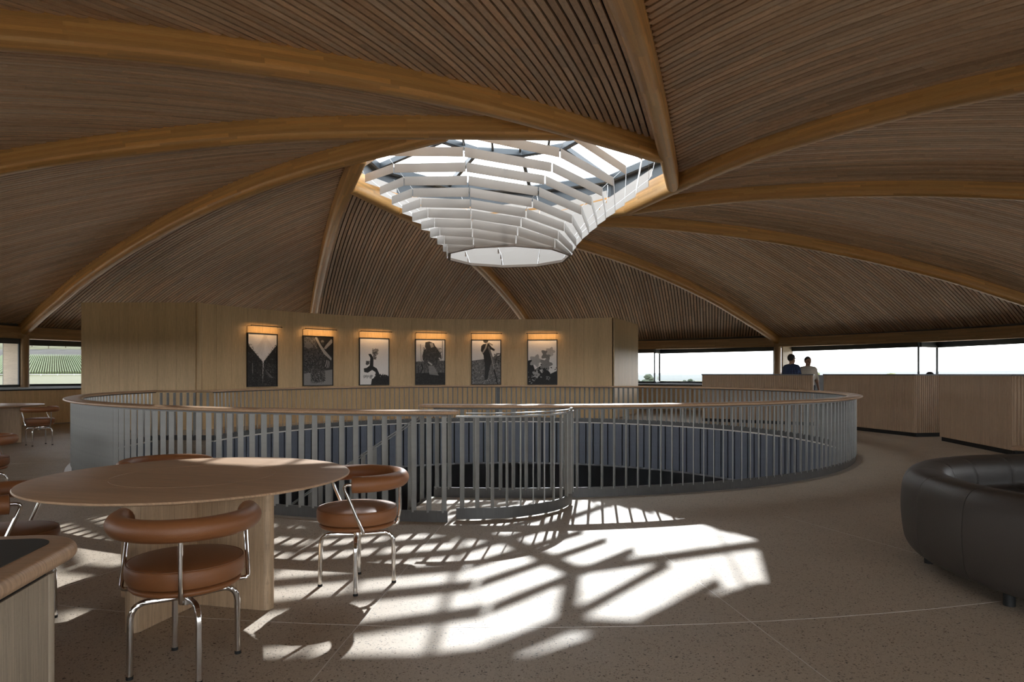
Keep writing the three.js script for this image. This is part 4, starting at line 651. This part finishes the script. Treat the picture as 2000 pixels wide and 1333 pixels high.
  const headLo = V(-0.19, hd - 0.2, -0.19);
  const bodyG = sdfMesh(body, lo, size, 104), headG = sdfMesh(union([eyes, neck], 0.02), headLo, 0.38 * S, 80);
  const handG = [0, 1].map((i) => { const c = V(...arms[i].hand), fn = union([...hands.slice(i * 11, i * 11 + 11), fore[i]], 0.008); return sdfMesh(fn, c.clone().subScalar(0.14), 0.28, 60); });
  part('body', mergeGeometries([bodyG, headG, ...handG]), skinMat, g);
  const cuff = arms[0].long ? [...upper, ...fore.map((f) => (p) => f(p) + 0.004)] : upper;
  const torsoU = union([...torso, ...upper], 0.05 * S), shirtF = (p) => Math.max(Math.min(torsoU(p), union(cuff, 0.02)(p)) - 0.014, Y(0.93) * S - p.y, neck(p) < -0.004 && p.y > Y(1.52) * S ? 1 : -1);
  part('shirt', sdfMesh(shirtF, lo, size, 104), shirt, g);
  part('collar', new THREE.TorusGeometry(0.066 * S, 0.012, 8, 24).rotateX(Math.PI / 2 - 0.25).scale(1, 1.3, 1).translate(0, Y(1.515) * S, -0.012), shirt, g);
  const legsU = union([...legs, pelvis], 0.04 * S); part('trousers', sdfMesh((p) => Math.max(legsU(p) - 0.012, p.y - (hip + 0.1) * S, 0.07 * S - p.y), lo, size, 104), trousers, g);
  const hairF = (p) => Math.max(ell(V(0, hd + 0.045, -0.016), V(0.088, 0.105, 0.105))(p), (hd + 0.045) * S - p.y + (p.z > 0.03 * S ? (p.z - 0.03 * S) * 1.1 : (p.z - 0.03 * S) * 0.95), -0.5 * 1);
  part('hair', sdfMesh(hairF, headLo, 0.38 * S, 72), hair, g);
  for (const s of [-1, 1]) { const a = ankle(s); part('shoe', new THREE.SphereGeometry(1, 20, 14).scale(0.048, 0.045, 0.135).translate(a.x, 0.045, a.z + 0.06), M.black, g); }
  return g;
}
{
  const cloth = (o) => std({ roughness: 0.85, ...o }), dark = cloth({ name: 'dark_trousers', color: lin(0.03, 0.033, 0.045) }), hair = std({ name: 'dark_hair', color: lin(0.012, 0.009, 0.008), roughness: 0.6 });
  person('person in a dark blue checked shirt with back half turned, behind the ribbed partition', at(7.52, 18.35), 2.0, { h: 1.86, shirt: cloth({ name: 'checked_shirt', map: rep(plaid, 5, 5), color: lin(0.30, 0.38, 0.60) }), trousers: dark, hair, skin: lin(0.42, 0.25, 0.17), arms: [{ elbow: [-0.26, 1.16, 0.02], hand: [-0.16, 1.06, 0.22], long: true }, { elbow: [0.27, 1.16, 0.0], hand: [0.2, 1.02, 0.2] }] });
  person('person in a loose cream shirt facing the man in checks', at(8.13, 18.75), 0.05, { h: 1.80, shirt: cloth({ name: 'cream_shirt', color: lin(0.50, 0.46, 0.39) }), trousers: dark, hair, skin: lin(0.36, 0.21, 0.14), arms: [{ elbow: [-0.27, 1.15, -0.02], hand: [-0.25, 0.92, 0.12] }, { elbow: [0.27, 1.15, -0.04], hand: [0.25, 0.90, 0.1] }] });
  person('seated person behind the partition, only dark hair showing over its top', at(9.62, 15.7), 2.2, { h: 1.80, seated: true, shirt: cloth({ name: 'grey_shirt', color: lin(0.2, 0.2, 0.22) }), trousers: dark, hair, skin: lin(0.42, 0.26, 0.18), arms: [{ elbow: [-0.27, 0.75, 0.05], hand: [-0.15, 0.68, 0.26], long: true }, { elbow: [0.27, 0.75, 0.05], hand: [0.15, 0.68, 0.26] }] });
  const st = thing('stool', 'plain dark stool under the seated person behind the partition', 'stool', null, at(9.62, 15.7), 2.2);
  part('seat', new THREE.CylinderGeometry(0.2, 0.2, 0.05, 30).translate(0, 0.395, 0), M.sofa, st); part('stem', new THREE.CylinderGeometry(0.025, 0.025, 0.36, 16).translate(0, 0.19, 0), M.black, st); part('base', new THREE.CylinderGeometry(0.19, 0.2, 0.015, 30).translate(0, 0.008, 0), M.black, st);
}
// ---------------------------------------------------------------- level below, glimpsed through the railings
{
  const c = thing('task_chair', 'black task chair with blue seat on the level below', 'chair', null, v3(-1.55, -4.1, 1.2), 0.4), blue = std({ name: 'blue_fabric', color: lin(0.02, 0.08, 0.30), roughness: 0.9 });
  part('seat', new RoundedBoxGeometry(0.48, 0.08, 0.46, 3, 0.03).translate(0, 0.47, 0), blue, c);
  part('backrest', new RoundedBoxGeometry(0.44, 0.5, 0.06, 3, 0.025).translate(0, 0.85, -0.22), M.black, c);
  part('stem', new THREE.CylinderGeometry(0.03, 0.03, 0.38, 14).translate(0, 0.25, 0), M.black, c);
  for (let k = 0; k < 5; k++) part('leg', barBetween(v3(0, 0.08, 0), pol(0.3, 72 * k, 0.04), 0.04, 0.03), M.black, c);
  part('back_support', barBetween(v3(0, 0.44, -0.2), v3(0, 0.7, -0.25), 0.05, 0.015), M.black, c);
}
// ---------------------------------------------------------------- landscape
const terrainY = (R, deg) => {
  const a = ((deg % 360) + 360) % 360, left = clamp(1 - Math.abs(a - 124) / 34, 0, 1), L = left * left * (3 - 2 * left);
  const up = R < 24 ? -0.3 : R < 340 ? 0.45 : R < 560 ? 0.45 + (R - 340) / 220 * 14 : 14.5 + (Math.min(R, 575) - 560) * 0.3 + Math.max(0, Math.min(R, 800) - 575) * 0.11, down = R < 22 ? -0.3 : -0.3 - 13 * (1 - Math.exp(-(R - 22) / 90));
  return lerp(down, up, L);
};
{
  const land = structure('ground_outside', 'grass and fields falling away round the building', 'ground'), rs = [16.2, 20, 26, 36, 50, 80, 120, 180, 260, 340, 380, 430, 490, 556, 566, 578, 640, 800, 1200, 1800, 2600, 3500], n = 180, pos = [], idx = [], uv = [];
  rs.forEach((R, i) => { for (let j = 0; j <= n; j++) { const d = j / n * 360, P = pol(R, d, terrainY(R, d) - (R < 16.5 ? 0.4 : 0)); pos.push(P.x, P.y, P.z); uv.push(P.x / 14, P.z / 14); if (i && j) { const a = i * (n + 1) + j, b = a - n - 1; idx.push(b - 1, a - 1, b, b, a - 1, a); } } });
  const g = new THREE.BufferGeometry(); g.setAttribute('position', new THREE.Float32BufferAttribute(pos, 3)); g.setAttribute('uv', new THREE.Float32BufferAttribute(uv, 2)); g.setIndex(idx); g.computeVertexNormals();
  const grass = dataTex(256, 256, (x, y) => { const k = 0.5 * vnoise(x / 32, y / 32, 8, 8) + 0.3 * vnoise(x / 8, y / 8, 32, 32) + 0.2 * hash2(x, y); return [0.62 + 0.3 * k, 0.66 + 0.28 * k, 0.36 + 0.22 * k]; });
  part('meadow', g, std({ name: 'grass', map: grass, color: lin(0.068, 0.066, 0.036), roughness: 1 }), land);
  part('terrace', sweep([[0, -0.3], [7.5, -0.3], [7.5, 0], [0, 0]], arcFrames(16.3, 0, 360, -0.02, 120), {}), std({ name: 'pale_gravel', color: lin(0.60, 0.51, 0.39), roughness: 1 }), land);
  { const p = [], ix = []; for (let j = 0; j <= 60; j++) { const d = lerp(112, 136, j / 60); for (const R of [553, 560, 568, 579]) { const P = pol(R, d, terrainY(R, d) + 0.5 + (R > 555 && R < 575 ? 1.2 * vnoise(j / 2, R / 9) : -0.6)); p.push(P.x, P.y, P.z); } if (j) for (let q = 0; q < 3; q++) { const a = j * 4 + q, b = a - 4; ix.push(b, a, b + 1, b + 1, a, a + 1); } } const q = new THREE.BufferGeometry(); q.setAttribute('position', new THREE.Float32BufferAttribute(p, 3)); q.setIndex(ix); q.computeVertexNormals(); part('scrub_bank', q, std({ name: 'scrub', color: lin(0.024, 0.023, 0.02), roughness: 1 }), land); }
  // far ridge line
  const ridge = (R, base, amp, f, seed, col) => { const p = [], ix = [], N = 360; for (let j = 0; j <= N; j++) { const d = j / N * 360, hgt = base + amp * (vnoise(j / N * f, seed, f) * 0.65 + vnoise(j / N * f * 4, seed + 9, f * 4) * 0.35); for (const [r, y] of [[R, -14], [R + 120, hgt], [R + 400, hgt * 0.6]]) { const P = pol(r, d, y); p.push(P.x, P.y, P.z); } if (j) { const a = j * 3, b = a - 3; ix.push(b, a, b + 1, b + 1, a, a + 1, b + 1, a + 1, b + 2, b + 2, a + 1, a + 2); } } const q = new THREE.BufferGeometry(); q.setAttribute('position', new THREE.Float32BufferAttribute(p, 3)); q.setIndex(ix); q.computeVertexNormals(); return part('ridge', q, std({ name: 'far_woods', color: col, roughness: 1 }), land); };
  ridge(2500, 2, 14, 14, 3, lin(0.095, 0.105, 0.12)); ridge(1500, -6, 9, 22, 8, lin(0.06, 0.072, 0.07));
}
{ // vine rows on the slope, fence and trees
  const r = rng(91), leafy = std({ name: 'vine_leaves', color: lin(0.055, 0.085, 0.022), roughness: 0.9 });
  const dir = 123.9, ax = pol(1, dir), sx = pol(1, dir + 90), G = 'vine rows on the slope';
  for (let k = 0; k < 76; k++) {
    const off = (k - 38) * 0.95, pts = [];
    for (let i = 0; i <= 4; i++) { const R = lerp(352, 548, i / 4), P = ax.clone().multiplyScalar(R).addScaledVector(sx, off); P.y = terrainY(Math.hypot(P.x, P.z), Math.atan2(-P.z, P.x) / D2R) + 0.1; pts.push(P); }
    const m = new THREE.Mesh(sweep([[-0.14, 0], [0.14, 0], [0.2, 0.6], [0.1, 1.1], [-0.1, 1.1], [-0.2, 0.6]], pathFrames(pts), {}), leafy); shadows(m); m.name = numbered('vine_row'); m.userData = { label: 'green vine row running up the slope beyond the window', category: 'vine row', group: G }; scene.add(m);
  }
  const fence = thing('field_fence', 'pale wire fence below the vine rows', 'fence');
  const fp = (o, y) => { const P = ax.clone().multiplyScalar(346).addScaledVector(sx, o); P.y = 0.45 + y; return P; };
  part('rail', barBetween(fp(-36, 0.75), fp(36, 0.75), 0.12, 0.16), M.white, fence);
  for (let o = -36; o <= 36; o += 6) part('post', barBetween(fp(o, 0), fp(o, 0.9), 0.14, 0.14), M.white, fence);
  const bark = std({ name: 'bark', color: lin(0.09, 0.065, 0.045), roughness: 1 });
  function tree(label, group, pos, h, spread, col, seed) {
    const t = thing('tree', label, 'tree', group, pos), q = rng(seed), clumps = [], leaf = std({ name: 'foliage', color: col, roughness: 0.95 });
    for (let i = 0; i < 70; i++) { const u = q() * 2 * Math.PI, v = Math.acos(2 * q() - 1), k = Math.cbrt(q()), s = h * (0.05 + 0.06 * q()), g = new THREE.IcosahedronGeometry(s, 0); g.scale(1, 0.75, 1); g.rotateY(q() * 3); g.translate(spread * k * Math.sin(v) * Math.cos(u), h * 0.64 + h * 0.33 * k * Math.cos(v), spread * k * Math.sin(v) * Math.sin(u)); clumps.push(g); }
    part('crown', mergeGeometries(clumps), leaf, t);
    part('trunk', tube([v3(0, -0.5, 0), v3(h * 0.01, h * 0.3, 0), v3(0, h * 0.65, h * 0.01)], h * 0.022, { n: 7 }), bark, t);
  }
  for (let k = 0; k < 9; k++) { const o = -40 + k * 10 + r(), R = 582 + r() * 20, P = ax.clone().multiplyScalar(R).addScaledVector(sx, o); P.y = terrainY(Math.hypot(P.x, P.z), 124) - 0.3; tree('tree on the bank above the vine rows', 'trees above the vine rows', P, 10 + 4 * r(), 3.0 + r(), lin(0.045, 0.06, 0.025), 400 + k); }
  for (let k = 0; k < 7; k++) { const d = lerp(73.5, 80.5, k / 6), R = (k % 2 ? 215 : 160) + r() * 20, P = pol(R, d); P.y = terrainY(R, d) - 0.3; tree('distant tree below the window sill on the valley side', 'trees on the valley side', P, 9.5 + 3.2 * r(), 2.4 + r(), lin(0.035, 0.048, 0.03), 500 + k); }
  for (const [d, R, h, s] of [[55.5, 60, 12.6, 6], [61, 64, 13.4, 6]]) { const P = pol(R, d); P.y = terrainY(R, d) - 0.3; const gap = 1.32 - P.y; tree('leafy yellow green tree just topping the partition line', 'trees topping the partition', P, gap * 1.04, s * 0.6, lin(0.09, 0.10, 0.035), 600 + d); }
}
renderer.render(scene, camera);
